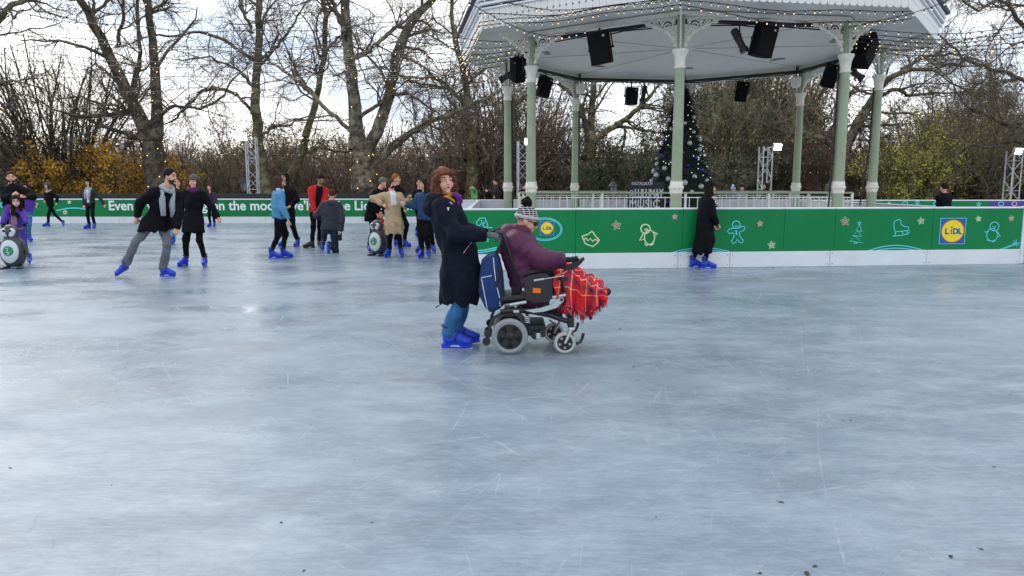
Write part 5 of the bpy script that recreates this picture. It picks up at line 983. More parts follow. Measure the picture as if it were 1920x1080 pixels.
hb = mat('hair_brown', (.060, .032, .020), .75, spec=.12, var=.4, scale=40, bump=.5, bscale=120); hd_ = mat('hair_dark', (.016, .011, .009), .75, spec=.12, var=.4, scale=40, bump=.5, bscale=120); hg = mat('hair_ginger', (.32, .10, .025), .75, spec=.12, var=.4, scale=40, bump=.5, bscale=120); hr2_ = mat('hair_auburn', (.15, .046, .020), .6, spec=.25, var=.55, scale=22, bump=.6, bscale=140); hgrey = mat('hair_greying', (.10, .085, .075), .6, var=.4, scale=40)
# the skaters, far to near
Y = gy(425); person('skater in black overalls with grey hat and pale scarf striding with legs apart', Y, 1.50, -115, (95, 388), (91, 360), (88.5, 348), (106, 380, -.1), (83, 377, -.25), (88, 0, 0, -125), (119, .05, 0, -60), bottoms=blackt, top=blackc, hair=('long', hb), scarf=greys, hat=(hatg, hatg, hatg), res=.03)
Y = gy(429); person('skater in dark jacket with loose grey shawl and black hat near the yellow bush', Y, 1.60, -95, (170, 386), (167, 355), (165, 342), (195, 384, 0), (157, 385, -.1), (177, 0, 0, -75), (165, 0, 0, -115), bottoms=blackt, top=dkgreen, hair=('long', hb), shirt=wht, shawl=greys, hat=(blackc, blackc), res=.03, scarf=greys)
Y = gy(426); person('child in dark purple jacket skating behind the woman in the purple scarf', Y, 1.42, -100, (397, 391), (395, 363), (393, 351), (398, 381, -.25), (390, 384, -.1), (402, 0, 0, -80), (393, 0, 0, -100), bottoms=blackt, top=cloth('jacket_plum', (.030, .020, .045)), hair=('long', hb), res=.03, kids=.9)
Y = gy(458); person('skater in pale blue jeans half hidden behind the man in the grey scarf', Y, 1.62, -80, (328, 400), (332, 357), (334, 342), (338, 398, -.1), (318, 400, 0), (325, 0, 0, -80), (319, -.1, 0, -100), bottoms=paleb, top=navyc, hair=('long', hb), res=.028)
Y = 15.3; person('bearded man in black standing behind the girl in purple', Y, 1.84, -80, (28, 400), (22, 349), (21, 333), (46, 369, -.28), (24, 366, -.30), (38, 0, 0, -80), (18, 0, 0, -100), bottoms=blackt, top=blackc, hair=('short', hb), look=-60, skin=skin_a, beard=hb, bulk=1.1, res=.026, el=((.8, .2, -.5), (-.8, .2, -.5)))
Y = gy(453); person('skater in blue jeans mostly hidden behind the girl in purple', Y, 1.6, -60, (50, 403), (49, 366), (47, 352), (56, 400, 0), (42, 400, 0), (57, 0, 0, -40), (46, .05, 0, -90), bottoms=bluej, top=purj, hair=('bob', hd_), res=.03)
Y = 14.5; person('girl in purple jacket and pink mask leaning on a penguin skating aid', Y, 1.30, -78, (31, 417, .1), (28, 389, -.1), (30, 377, -.15), (47, 419, -.35), (6, 420, -.35), (56, .05, 0, -60), (20, .0, 0, -90), bottoms=purj, top=purj, hair=('long', hd_), mask=pinkm, shirt=pink, shirt_w=.075, gloves=kmask, look=-60, nod=-12, res=.024, kids=.9, scarf=cloth('collar_red', (.22, .02, .03)))
Y = gy(500); person('woman in black knee length coat with purple scarf and grey beanie facing the camera', Y, 1.67, -90, (364, 422), (363, 358), (363, 341), (408, 408, -.02), (340, 410, .02), (385, 0, 0, -80, 0, 6), (344, 0, 0, -105, 0, -6), bottoms=blackt, top=blackc, hair=('long', hb), scarf=purs, hat=(hatg, hatg), hem=.66 * 1.0, hemr=.225, res=.022)
Y = gy(520); person('bearded man in black coat and grey scarf lunging sideways on the ice', Y, 1.78, -42, (291, 430, .1), (312, 356, -.02), (319, 331, -.06), (330, 428, -.12), (257, 408, -.10), (313, 0, 0, -10), (231, .10, .07, -112, -22, -26), bottoms=greyj, stand=False, over=True, top=blackc, hair=('short', hd_), look=-8, nod=-4, beard=hb, scarf=greys, shawl=greys, skin=skin_a, hem=.78, hemr=.24, bulk=1.12, res=.021, kn=((.6, -.6, .2), (-.2, -.8, .2)), el=((.5, .6, -.2), (-.9, 0, .1)))
Y = gy(463); person('tall woman with long black hair standing behind the denim jacket skater', Y, 1.74, -115, (542, 400), (538, 352), (534, 333), (544, 386, -.3), (527, 392, -.1), (557, 0, 0, -100), (530, .1, 0, -110), bottoms=blackt, top=blackc, hair=('long', hd_), skin=skin_b, res=.026)
Y = gy(485); person('skater with brown bob wearing a light blue denim jacket and black leggings', Y, 1.64, 20, (522, 411), (522, 358), (523, 341), (531, 412, .22), (541, 414, -.12), (536, .1, 0, -8), (514, -.1, 0, -15), bottoms=blackt, top=denim, hair=('bob', hb), look=35, res=.022, bulk=1.12, scarf=wht)
Y = gy(466); person('man in open red jacket looking down, wearing black skates', Y, 1.74, -68, (593, 402), (598, 352), (602, 336, -.08), (606, 396, -.3), (590, 396, -.3), (600, .15, 0, -60), (581, -.05, 0, -165), bottoms=blackt, top=redc, shirt=blackc, shirt_w=.085, hair=('short', hd_), nod=-38, beard=hd_, skin=skin_b, hood=True, skates='black', res=.023, bulk=1.12)
Y = gy(474); q = person('man in quilted grey jacket kneeling on one knee with his back to the camera', Y, 1.76, 95, (618, 430, .0), (622, 380, .05), (623, 365, .08), (605, 410, .3), (638, 440, -.05), (605, .25, 0, 110), (615, -.30, .10, 95, -78), bottoms=navyj, top=puff, gloves=kmask, hair=('short', hb), hood=True, look=95, res=.023, bulk=1.18, quilt=(.010, .085), stand=False, knee_at=((608, 440, .42), (629, 470, .0)))
Y = gy(464); person('ginger haired skater in black behind the beige coat', Y, 1.74, -20, (748, 400), (745, 351), (743, 336), (758, 392, -.1), (738, 394, -.1), (762, 0, 0, -40), (745, .1, 0, -40), bottoms=blackt, top=blackc, hair=('short', hg), look=-5, res=.026)
Y = gy(473); person('skater in black coat and navy jeans bending behind the second penguin', Y, 1.72, -15, (694, 410, .1), (710, 357), (719, 343), (722, 395, -.2), (706, 400, -.2), (697, .1, 0, -60), (693, -.05, 0, -80), bottoms=navyj, top=blackc, hair=('short', hgrey), look=0, nod=-10, res=.025, bulk=1.15, hem=.72, hemr=.22)
Y = gy(474); person('small child in red top holding the penguin behind the beige coat', Y, 1.10, -110, (716, 436), (713, 412), (715, 402), (720, 428, -.2), (706, 428, -.2), (724, 0, 0, -100), (716, 0, 0, -100), bottoms=blackt, top=redc, hair=('short', hd_), res=.026, kids=.9)
Y = gy(482); person('woman in long beige teddy coat and black face mask reaching out sideways', Y, 1.63, -68, (737, 414), (735, 362), (733, 346), (767, 372, -.05), (716, 383, -.2), (754, .0, 0, -70, 0, 6), (727, -.02, 0, -105, 0, -6), bottoms=blackt, top=beige, shirt=wht, hair=('bun', hb), mask=kmask, look=-30, shirt_low=.22, shirt_w=.07, hem=.50, hemr=.22, bulk=1.12, res=.021, el=((.3, .2, -1), (-1, -.1, .1)))
Y = gy(443); person('far skater mostly hidden behind the couple in dark jackets', Y, 1.66, -90, (786, 395), (786, 357), (786, 343), (792, 393, 0), (780, 393, 0), (781, 0, 0, -90), (790, 0, 0, -90), bottoms=blackt, top=navyc, hair=('short', hb), res=.03)
Y = gy(474); person('skater in black standing close behind the blue jacket', Y, 1.62, -85, (799, 413), (799, 363), (799, 348), (808, 408, 0), (788, 408, 0), (813, 0, 0, -70), (786, .05, 0, -110), bottoms=blackt, top=blackc, hair=('long', hd_), res=.028)
Y = gy(484); person('skater in dark blue jacket stretching an arm towards the beige coat', Y, 1.66, -120, (797, 415), (797, 363), (796, 346), (806, 410, 0), (760, 383, -.08), (804, 0, 0, -80), (790, 0, 0, -105), bottoms=blackt, top=bluejk, hair=('long', hd_), look=-160, res=.022, bulk=1.12, el=(None, (-.2, 0, -1)))
Y = gy(504); person('woman in ankle length black coat and hood standing at the green barrier', Y, 1.66, 12, (1319, 425), (1326, 372), (1332, 353), (1338, 424, .2), (1346, 420, -.1), (1304, .12, 0, 0), (1327, -.10, 0, -8), bottoms=blackt, top=blackc, hair=('bob', hd_), hat=(blackc, blackc), look=5, hem=.30, hemr=.235, bulk=1.12, res=.021)
Y = 18.6; person('person in black seen from behind beyond the barrier by the purple boards', Y, 1.60, 100, (1768, 408), (1770, 366), (1770, 352), (1790, 404, 0), (1750, 404, 0), (1778, 0, 0, 95), (1762, 0, 0, 95), bottoms=blackt, top=blackc, hair=('short', hd_), res=.03, bulk=1.25)
# beyond the far boards and behind the bandstand
far_p = dict(res=.032, skates=None, feet_on=False)
def onlooker(label, u, v, Y, hgt, face, top, hair, **k):
    sc = FPX / (Y * CP); d = hgt / 1.7 * sc; gnd = 348 + CAMH * sc; hd2 = k.pop('hands', ((u + .2 * d, gnd - .85 * d, -.1), (u - .2 * d, gnd - .85 * d, -.1))); a = dict(far_p); a.update(k)
    t = person(label, Y, hgt, face, (u, gnd - .93 * d), (u, gnd - 1.43 * d), (u, gnd - 1.575 * d), hd2[0], hd2[1], (u + 4, gnd - .09 * d), (u - 4, gnd - .09 * d), top=top, hair=hair, bottoms=blackt, **a)
    sh = MB()
    for q in t['ank']: p = q - t['base']; f_ = t['tf']; sh.tube([(p.x - f_.x * .06, p.y - f_.y * .06, .05), (p.x + f_.x * .17, p.y + f_.y * .17, .04)], [.055, .04], 8)
    tag(sh.build('shoes', skate_k, t['root'], 'all'), kind='stuff')
onlooker('person in bright green jacket behind the white far boards', 889, 350, 31.7, 1.62, 190, greenj, ('bob', hb), hands=((884, 353, -.2), (892, 372, -.2)))
onlooker('dark haired man in brown jacket behind the white far boards', 929, 337, 32, 1.82, 200, brownj, ('short', hd_), hands=((915, 358, -.3), (926, 368, -.25)))
onlooker('dark haired person half hidden by the front left column', 982, 350, 32.0, 1.58, -90, blackc, ('long', hd_))
onlooker('child in pale blue bobble hat beyond the stage railing', 1375, 353, 29, 1.48, -60, cloth('jacket_slate', (.05, .06, .09)), ('short', hb), hat=(cloth('hat_blue', (.25, .36, .62)), cloth('hat_blue', (.25, .36, .62)), wht))
onlooker('person in grey coat and black hat beyond the stage railing', 1391, 351, 29, 1.56, -80, cloth('coat_grey', (.22, .24, .27)), ('short', hd_), hat=(blackc, blackc))
onlooker('curly dark haired person in black beyond the stage railing', 1436, 348, 28.8, 1.62, 190, blackc, ('bob', hd_))
# ---- penguin skating aids
def penguin(u, v, hgt, face, label):
    g_ = G(u, v); t = thing('penguin_skating_aid', label, 'skating aid', (g_.x, g_.y, 0), R(face) + math.pi / 2, 'penguin skating aids'); s_ = hgt / .82
    gp = mat('penguin_grey', (.045, .050, .058), .38, var=.12, scale=4); wp = mat('penguin_white', (.60, .65, .68), .4, var=.05); gb = mat('badge_green', (.0, .24, .10), .4, var=.05)
    F = Field(); F.u(ell((0, 0, .30), [.215, .19, .30])); F.u(ell((0, -.03, .68), [.125, .135, .13]), .07); F.u(cap((0, 0, .45), (0, -.01, .62), .15, .10), .06); F.cut(half((0, 0, .035), (0, 0, -1)))
    V, Q = nets(F, .018); link('shell', raw_mesh('shell', V * s_, Q, smooth=True), gp, t)
    def pv(nm, F, h_, m, par=t): V, Q = nets(F, h_); return link(nm, raw_mesh(nm, V * s_, Q, smooth=True), m, par)
    def skin_patch(ex, rx, rz, zc):
        F = Field(); F.u(ell((0, 0, .30), [.215 + ex, .19 + ex, .30 + ex])); F.u(cap((0, 0, .45), (0, -.01, .62), .15 + ex, .10 + ex), .06); F.cut(lambda Pn: (np.sqrt((Pn[:, 0] / rx) ** 2 + ((Pn[:, 2] - zc) / rz) ** 2) - 1) * rx); F.cut(half((0, -.02, 0), (0, 1, 0))); return F
    be = pv('belly', skin_patch(.008, .155, .215, .32), .012, wp); bd = pv('badge', skin_patch(.014, .092, .092, .335), .010, gb)
    dg = MB().tube([(-.03, -.205, .38), (.012, -.205, .392), (.0, -.209, .335)], .008, 5).tube([(-.02, -.210, .312), (.035, -.210, .307)], .007, 5).tube([(.0, -.210, .290), (.03, -.209, .280), (-.01, -.208, .272)], .007, 5); o = dg.build('badge_mark', wp, bd); o.scale = (s_,) * 3
    for sg in (-1, 1):
        F = Field(); F.u(ell((sg * .062, -.118, .685), [.058, .05, .062])); F.u(ell((sg * .05, -.128, .625), [.05, .038, .035]), .02); pv('eye_patch', F, .010, wp)
        F = Field(); F.u(ell((sg * .055, -.162, .70), [.024, .016, .026])); pv('eye', F, .006, eye_d)
        F = Field(); F.u(cap((sg * .19, 0, .45), (sg * .262, -.02, .24), .055, .03, ((1, 0, 0), 1.7))); pv('flipper', F, .013, gp)
        F = Field(); F.u(cap((sg * .11, -.02, .028), (sg * .14, -.17, .022), .055, .045, ((0, 0, 1), 2.0))); F.cut(half((0, 0, .0), (0, 0, -1))); pv('foot', F, .012, gp)
        F = Field(); F.u(cap((sg * .10, .03, .70), (sg * .19, .06, .73), .022, .02)); pv('handle', F, .010, gp)
    F = Field(); F.u(cap((0, -.15, .655), (0, -.20, .64), .028, .010)); pv('beak', F, .008, mat('penguin_beak', (.02, .02, .024), .4))
penguin(28, 503, .83, -82, 'penguin skating aid held by the girl in purple'); penguin(710, 479, .80, -115, 'penguin skating aid beside the woman in the beige coat')
# ================================================================== the wheelchair, the woman pushing it and the person in it
from mathutils.bvhtree import BVHTree
Yn, Yf = 6.66, 7.20; Ym = (Yn + Yf) / 2
def stick(o, u, v, off=.004):                  # the point of a mesh that image point (u, v) shows
    me = o.data; M = o.matrix_world if o.parent is None else Matrix.Translation(o.parent.location)
    t = BVHTree.FromPolygons([M @ x.co for x in me.vertices], [tuple(p.vertices) for p in me.polygons]); d = ray(u, v).normalized(); h_ = t.ray_cast(Vector((0, 0, CAMH)), d)
    return (h_[0] - d * off) if h_[0] is not None else None
# ---- the woman pushing
pusher = person('laughing woman with curly auburn hair in long navy coat pushing the wheelchair', 6.95, 1.63, 0, (864, 482), (830, 376), (833, 341, -.03), (914, 440, .20), (911, 441, -.24), (868, .15, 0, 4), (853, -.10, 0, -2), bottoms=bluej, top=navyc, hair=('curly', hr2_), scarf=orng, look=-62, nod=2, tilt=3, smile=True, gloves=cloth('glove_grey', (.10, .115, .13)), hem=.43, hemr=.205, armk=1.14, bulk=1.34, over=True, res=.016, curl=1.1, el=((.2, .6, -1), (.1, -.6, -1)), wr=.008, kn=((1, 0, 0), (1, 0, 0)))
pr = pusher['root']; coat = [c for c in pr.children if c.name.startswith('coat')][0]; nk, ts, tf, tu = pusher['nk'], pusher['ts'], pusher['tf'], pusher['tu']
F = Field()
for j in range(12):
    if math.sin(2 * math.pi * (j + .5) / 12) > .3: continue
    pt = lambda t: nk + tu * (.02 + .025 * math.cos(t + 1.57)) + ts * math.cos(t) * .105 + tf * (math.sin(t) * .095 - .005); F.u(cap(pt(2 * math.pi * j / 12), pt(2 * math.pi * (j + 1) / 12), .046, .046), .02)
F.u(ell(nk - tf * .11 - tu * .03, [.165, .085, .095], [ts, tf, tu]), .04); F.disp = wrinkle(.009, 34, 4); vol('hood_collar', [(F, .012)], navyc, pr, pusher['base'])
def wrap(name, pts, r_, m, sd):
    F = Field(); P = [W(*p) for p in pts]
    for p, q in zip(P[:-1], P[1:]): F.u(cap(p, q, r_, r_), .015)
    F.disp = wrinkle(.006, 55, sd); vol(name, [(F, .009)], m, pr, pusher['base'])
wrap('scarf_front', [(816, 366, 6.88), (826, 370, 6.83), (837, 374, 6.82), (848, 379, 6.84)], .027, orng, 2); wrap('scarf_fold', [(853, 365, 6.90), (859, 371, 6.89), (861, 378, 6.90), (855, 384, 6.88)], .027, cloth('scarf_violet', (.13, .025, .22)), 3)
silver = mat('zip_silver', (.60, .62, .64), .35, metal=.6, var=.05)
def on_coat(name, pts, r_, m):
    P = [stick(coat, u, v, .003) for u, v in pts]; P = [p - pusher['base'] for p in P if p is not None]
    if len(P) > 1: MB().tube(P, r_, 5).build(name, m, pr)
on_coat('pocket_zip', [(869, 475), (874, 468), (879, 461), (884, 455)], .004, silver); on_coat('logo_mark', [(838, 390), (842.5, 390)], .004, wprint); on_coat('logo_mark', [(840.5, 390), (840.3, 395)], .004, wprint); on_coat('toggle', [(843, 379), (848, 383)], .006, silver)
b0 = W(832, 567, 6.83) - pusher['base']; MB().tube([b0, b0 + V3(-.04, 0, -.03), b0 + V3(-.06, 0, -.035)], .004, 4).tube([b0 + V3(-.06, 0, -.035), b0 + V3(-.075, 0, -.05)], .007, 5).build('coat_cord', blackm, pr)
# ---- the chair
Rw = W(955.7, 630.4, Yn).z; wx = W(955.7, 630.4, Yn).x
ch = thing('power_wheelchair', 'black power wheelchair with grey tyres on the ice', 'wheelchair', (wx, Ym, 0))
cb0 = V3(wx, Ym, 0)
def C(u, v, y=0.):                             # image point of the near wheel plane -> chair local, y = lateral from the middle
    p = W(u, v, Yn); return V3(p.x - wx, y, p.z)
tyre = mat('tyre_grey', (.27, .29, .31), .75, var=.12, scale=20, bump=.2, bscale=60); plast = mat('chair_black', (.013, .013, .016), .42, var=.2, scale=15); fabk = cloth('seat_black', (.014, .014, .017)); chrome = mat('chair_silver', (.56, .58, .60), .32, metal=.6, var=.08); mint = mat('chair_pale_arm', (.42, .52, .51), .4, var=.06); rub = mat('rubber_black', (.016, .016, .018), .7)
NS, FS = -(Yf - Yn) / 2, (Yf - Yn) / 2
def wheel(name, c, r_, tw, spokes, m_t, side, hubm):
    t = MB().lathe([(r_ * .70, -tw * .42), (r_ * .86, -tw * .5), (r_ * .97, -tw * .32), (r_, 0), (r_ * .97, tw * .32), (r_ * .86, tw * .5), (r_ * .70, tw * .42)], c, (0, 1, 0), 40, False).build(name, m_t, ch, True)
    rm = MB().lathe([(r_ * .71, -tw * .42), (r_ * .71, -tw * .30), (r_ * .60, -tw * .30), (r_ * .60, tw * .30), (r_ * .71, tw * .30), (r_ * .71, tw * .42)], c, (0, 1, 0), 32, False)
    for k in range(spokes):
        a = 2 * math.pi * k / spokes + .35; e, f_ = V3(math.cos(a), 0, math.sin(a)), V3(-math.sin(a), 0, math.cos(a)); w_ = r_ * (.16 if spokes == 5 else .11)
        rm.prism([(r_ * .05, -w_ * .8), (r_ * .64, -w_ * 1.35), (r_ * .64, w_ * 1.35), (r_ * .05, w_ * .8)], Vector(c) + V3(0, tw * .25, 0), e, f_, tw * .5 * (1 if e.cross(f_).y < 0 else -1))
    rm.lathe([(r_ * .20, -tw * .45), (r_ * .24, -tw * .38), (r_ * .24, tw * .3)], c, (0, 1, 0), 18); rm.build('rim', plast, t, True)
    MB().lathe([(r_ * .60, -.004), (r_ * .60, .004)], Vector(c) + V3(0, tw * .1, 0), (0, 1, 0), 24).build('hub_plate', hubm, t)
wheel('wheel', (0, NS, Rw), Rw, .072, 5, tyre, -1, rub); wheel('wheel', (0, FS, Rw), Rw, .072, 5, tyre, 1, rub)
cc = C(1059.5, 643.6, 0); rc = cc.z
for y in (NS + .03, FS - .03):
    off = V3(0 if y < 0 else -.075, 0, 0)
    wheel('caster_wheel', tuple(V3(cc.x, y, rc) + off), rc, .05, 5, mat('tyre_pale', (.46, .47, .47), .7, var=.1), -1, chrome)
    fk = MB()
    for s2 in (-.034, .034): fk.tube([V3(cc.x, y + s2, rc) + off, C(1066, 630, y + s2) + off, C(1071, 618, y + s2) + off], [.012, .016, .018], 8)
    fk.box(C(1071.5, 617, y) + off, (.06, .095, .03), None, .01); fk.build('fork', chrome, ch, True)
    MB().cyl(C(1071.5, 618, y) + off, C(1071.5, 598, y) + off, .028, n=12).build('fork_stem', plast, ch, True)
    MB().box(C(1071, 605, y) + off, (.055, .06, .085), None, .01).build('fork_block', plast, ch)
for y in (NS, FS):                             # anti-tip wheels at the back
    for u, v in ((912, 641), (915, 626)): MB().lathe([(.012, -.02), (.036, -.018), (.038, 0), (.036, .018), (.012, .02)], C(u, v, y + .02), (0, 1, 0), 16).build('anti_tip_wheel', rub, ch, True)
    MB().tube([C(913, 640, y + .02), C(919, 612, y + .02), C(926, 596, y + .03), C(945, 588, y + .06)], .014, 8).build('anti_tip_arm', plast, ch, True)
    MB().tube([C(938, 586, y + .05), C(965, 583, y + .05), C(995, 585, y + .05), C(1030, 592, y + .05), C(1058, 602, y + .05), C(1072, 606, y + .03)], [.020, .024, .026, .026, .024, .020], 10).build('side_beam', plast, ch, True)
    MB().tube([C(1078, 641, y + .03), C(1083, 646, y + .03), C(1089, 642, y + .03), C(1093, 633, y + .03), C(1094.5, 626, y + .03)], .014, 8).tube([C(1078, 641, y + .03), C(1070, 618, y + .03)], .012, 6).build('kerb_hook', plast, ch, True)
    MB().tube([C(956, 573, y + .04), C(987, 567.5, y + .04)], .016, 8).tube([C(1036, 559, y + .04), C(1067, 553.5, y + .04)], .016, 8).build('seat_rail', chrome, ch, True)
    MB().prism([(q.x, q.z) for q in (C(985, 582), C(1012, 578), C(1034, 571), C(1049, 558), C(1056, 558), C(1057, 564), C(1043, 577), C(1020, 584), C(1000, 586))], (0, y + .02, 0), (1, 0, 0), (0, 0, 1), .03).build('seat_lift_arm', mint, ch); MB().cyl(C(1052.5, 561.5, y + .025 - .04), C(1052.5, 561.5, y + .02), .014, n=12).build('pivot', plast, ch)
    sp_ = [C(989 + 4.2 * math.cos(t), 607 - 13.5 * t / 25.1, y + .03 + .022 * math.sin(t)) for t in [k * .45 for k in range(57)]]; MB().tube(sp_, .0055, 5).build('shock_spring', chrome, ch, True); MB().cyl(C(989, 610, y + .03), C(989, 590, y + .03), .012, n=8).build('shock_rod', plast, ch)
    # arm rest unit
    MB().prism([(q.x, q.z) for q in (C(985, 521), C(990, 517), C(1012, 513), C(1026, 514), C(1036, 525), C(1036, 560), C(1028, 567), C(1002, 568), C(986, 562))], (0, y + .075, 0), (1, 0, 0), (0, 0, 1), .055).build('side_guard', plast, ch)
    MB().prism([(q.x, q.z) for q in (C(1036, 522), C(1060, 518), C(1062, 545), C(1036, 552))], (0, y + .07, 0), (1, 0, 0), (0, 0, 1), .03).build('skirt_guard', fabk, ch)
    MB().tube([C(981, 517, y + .05), C(990, 512, y + .05), C(1012, 507.5, y + .05), C(1046, 503, y + .05)], [.020, .026, .026, .022], 10).build('arm_pad', rub, ch, True); MB().tube([C(1008, 515, y + .05), C(1008, 530, y + .05)], .012, 6).build('arm_post', plast, ch)
    MB().tube([C(1001, 526.5, y + .015), C(1020, 523.5, y + .015)], .011, 8).tube([C(1020, 523.5, y + .015), C(1058, 517.5, y + .015)], .005, 6).build('gas_strut', chrome, ch, True)
    # back posts and push handles
    MB().tube([C(983, 547, y + .08), C(970, 515, y + .08), C(956, 475, y + .08), C(948, 450, y + .08), C(942, 438, y + .08), C(932, 437, y + .08)], [.018, .02, .022, .022, .02, .016], 10).build('back_post', plast, ch, True); MB().tube([C(936, 437, y + .08), C(916, 444, y + .08)], .019, 10).build('push_handle', rub, ch, True)
    MB().ball(C(982, 545, y + .07), .020, 8, 6).build('bolt', chrome, ch)
MB().box(C(1006.5, 545.5, NS + .015), (.072, .008, .046), Matrix.Rotation(R(4), 3, 'Y'), .003).build('reflector', mat('reflector_orange', (.85, .17, .005), .25, var=.1), ch)
MB().box(C(1000, 557, .0), (.62, .46, .05), Matrix.Rotation(R(-6), 3, 'Y'), .015).build('seat_pan', plast, ch); MB().box(C(1012, 541, .0), (.46, .42, .085), Matrix.Rotation(R(-8), 3, 'Y'), .03).build('seat_cushion', fabk, ch, True)
M = Matrix.Rotation(-math.atan2(C(975, 545).x - C(944, 445).x, C(944, 445).z - C(975, 545).z), 3, 'Y')
MB().box(C(964, 500, .0), (.085, .42, .52), M, .03).build('back_cushion', fabk, ch, True); MB().box(C(959, 492, .0), (.02, .40, .50), M, .006).build('back_shell', plast, ch)
MB().prism([(q.x, q.z) for q in (C(960, 540), C(985, 545), C(986, 566), C(958, 572))], (0, .17, 0), (1, 0, 0), (0, 0, 1), .34).build('seat_bracket', fabk, ch)
MB().box(C(1006, 622, 0), (.17, .40, .11), None, .015).build('battery_box', plast, ch)
for y in (NS + .04, FS - .10): MB().lathe([(.036, -.02), (.048, 0), (.048, .06), (.04, .09)], C(1005, 630, y + .03), (0, 1, 0), 14).build('motor', plast, ch, True); MB().box(C(1009.5, 632, y), (.045, .03, .06), None, .008).build('motor_bracket', chrome, ch); MB().box(C(1017, 626, y + .05), (.06, .08, .085), None, .01).build('gearbox', plast, ch)
MB().cyl((0, NS, Rw), (0, FS, Rw), .018, n=10).build('axle', plast, ch); MB().box(C(1071, 604, 0), (.04, FS - NS - .06, .05), None, .008).build('front_crossbar', plast, ch); MB().box(C(955, 592, 0), (.10, .40, .06), None, .01).build('rear_crossbar', plast, ch); MB().box(C(1010, 590, 0), (.40, .30, .05), Matrix.Rotation(R(6), 3, 'Y'), .01).build('chassis', plast, ch)
MB().box(C(1004, 572, 0), (.12, .2, .10), None, .01).build('seat_pedestal', plast, ch); MB().box(C(968, 585, NS + .03), (.055, .012, .024), None, .003).build('label_plate', chrome, ch)
cab = MB(); 
for a in ([(1005, 575), (1012, 580), (1020, 578), (1022, 570)], [(975, 575), (985, 585), (1000, 580), (1030, 590)], [(1030, 600), (1045, 612), (1050, 600)]): cab.tube([C(u, v, NS + .02) for u, v in a], .007, 5)
cab.build('wiring', rub, ch, True)
# joystick arm and foot rest
js = MB().prism([(q.x, q.z) for q in (C(1060, 503), C(1064, 508), C(1078, 505), C(1090, 495), C(1097, 486), C(1095, 483), C(1082, 491), C(1068, 497))], (0, NS + .09, 0), (1, 0, 0), (0, 0, 1), .075).build('control_box', rub, ch); MB().tube([C(1079, 492, NS + .05), C(1081, 486, NS + .05)], .008, 6).ball(C(1081, 484, NS + .05), .017, 8, 6).build('joystick', rub, js)
MB().tube([C(1048, 503, NS + .05), C(1066, 503, NS + .05)], .012, 6).build('control_arm', plast, ch)
for y in (-.10, .10): MB().tube([C(1060, 556, y), C(1090, 560, y), C(1107, 585, y), C(1112, 605, y)], [.018, .018, .016, .016], 8).build('leg_rest', plast, ch, True)
MB().box(C(1127, 561, 0), (.10, .34, .018), Matrix.Rotation(R(55), 3, 'Y'), .006).build('foot_plate', plast, ch); MB().tube([C(1104, 575, 0), C(1127, 561, 0)], .014, 6).tube([C(1105, 578, -.1), C(1105, 578, .1)], .014, 6).build('foot_bracket', plast, ch)
# ---- the person in the chair
hk = bpy.data.materials.new('hat_check'); hk.use_nodes = True; tn = hk.node_tree; pb = tn.nodes['Principled BSDF']; pb.inputs['Roughness'].default_value = .9; br = tn.nodes.new('ShaderNodeTexBrick'); tcn = tn.nodes.new('ShaderNodeTexCoord'); mpn = tn.nodes.new('ShaderNodeMapping'); mpn.inputs['Rotation'].default_value = (R(90), R(28), 0)
br.offset = .0; br.inputs['Color1'].default_value = (.012, .012, .014, 1); br.inputs['Color2'].default_value = (.02, .02, .022, 1); br.inputs['Mortar'].default_value = (.62, .60, .58, 1); br.inputs['Scale'].default_value = 1; br.inputs['Mortar Size'].default_value = .0022; br.inputs['Brick Width'].default_value = .040; br.inputs['Row Height'].default_value = .0175
tn.links.new(tcn.outputs['Object'], mpn.inputs[0]); tn.links.new(mpn.outputs[0], br.inputs[0]); tn.links.new(br.outputs[0], pb.inputs['Base Color'])
plum = cloth('jacket_plum_quilted', (.080, .010, .048), rough=.55, spec=.4, bump=.25, bscale=45, sheen=0)
rider = person('person in plum padded jacket and checked bobble hat seated in the wheelchair', Ym, 1.58, 0, (990, 522), (966, 441), (988, 415, -.02), (1058, 497, .19), (1060, 487, -.20), (1118, 545, .10), (1118, 545, -.10), bottoms=navyj, top=plum, hat=(hk, cloth('hat_rib', (.50, .48, .46), scale=80), blackc, (0, -.06, .170)), look=-4, nod=-20, shade=mat('dark_lens', (.01, .01, .012), .15, var=0), hood=True, gloves=kmask, bulk=1.5, quilt=(.017, .085), res=.016, stand=False, sit=True, feet_on=False, skates=None, curl=1.2, kn=((.3, 0, 1), (.3, 0, 1)), el=((.1, .5, -1), (.1, -.5, -1)), wr=.006)
rr_ = rider['root']; rb = rider['base']; F = Field(); nk_, tf_, tu_, ts_ = rider['nk'], rider['tf'], rider['tu'], rider['ts']
for j in range(10):
    pt = lambda t: nk_ + tu_ * (.045 + .03 * math.cos(t + 1.57)) + ts_ * math.cos(t) * .088 + tf_ * (math.sin(t) * .085 + .028); F.u(cap(pt(2 * math.pi * j / 10), pt(2 * math.pi * (j + 1) / 10), .046, .046), .02)
F.u(ell(nk_ - tf_ * .07 + tu_ * .02, [.15, .075, .075], [ts_, tf_, tu_]), .04); F.disp = wrinkle(.008, 38, 4); vol('collar', [(F, .012)], plum, rr_, rb)
for y in (-.10, .10):
    F = Field(); a0 = W(1118, 549, Ym + y); a1 = W(1139, 547, Ym + y); F.u(cap(W(1116, 543, Ym + y), a0 + V3(.02, 0, 0), .05, .05)); F.u(cap(a0 + V3(.02, 0, -.015), a1, .046, .036), .03); vol('shoe', [(F, .012)], rub, rr_, rb)
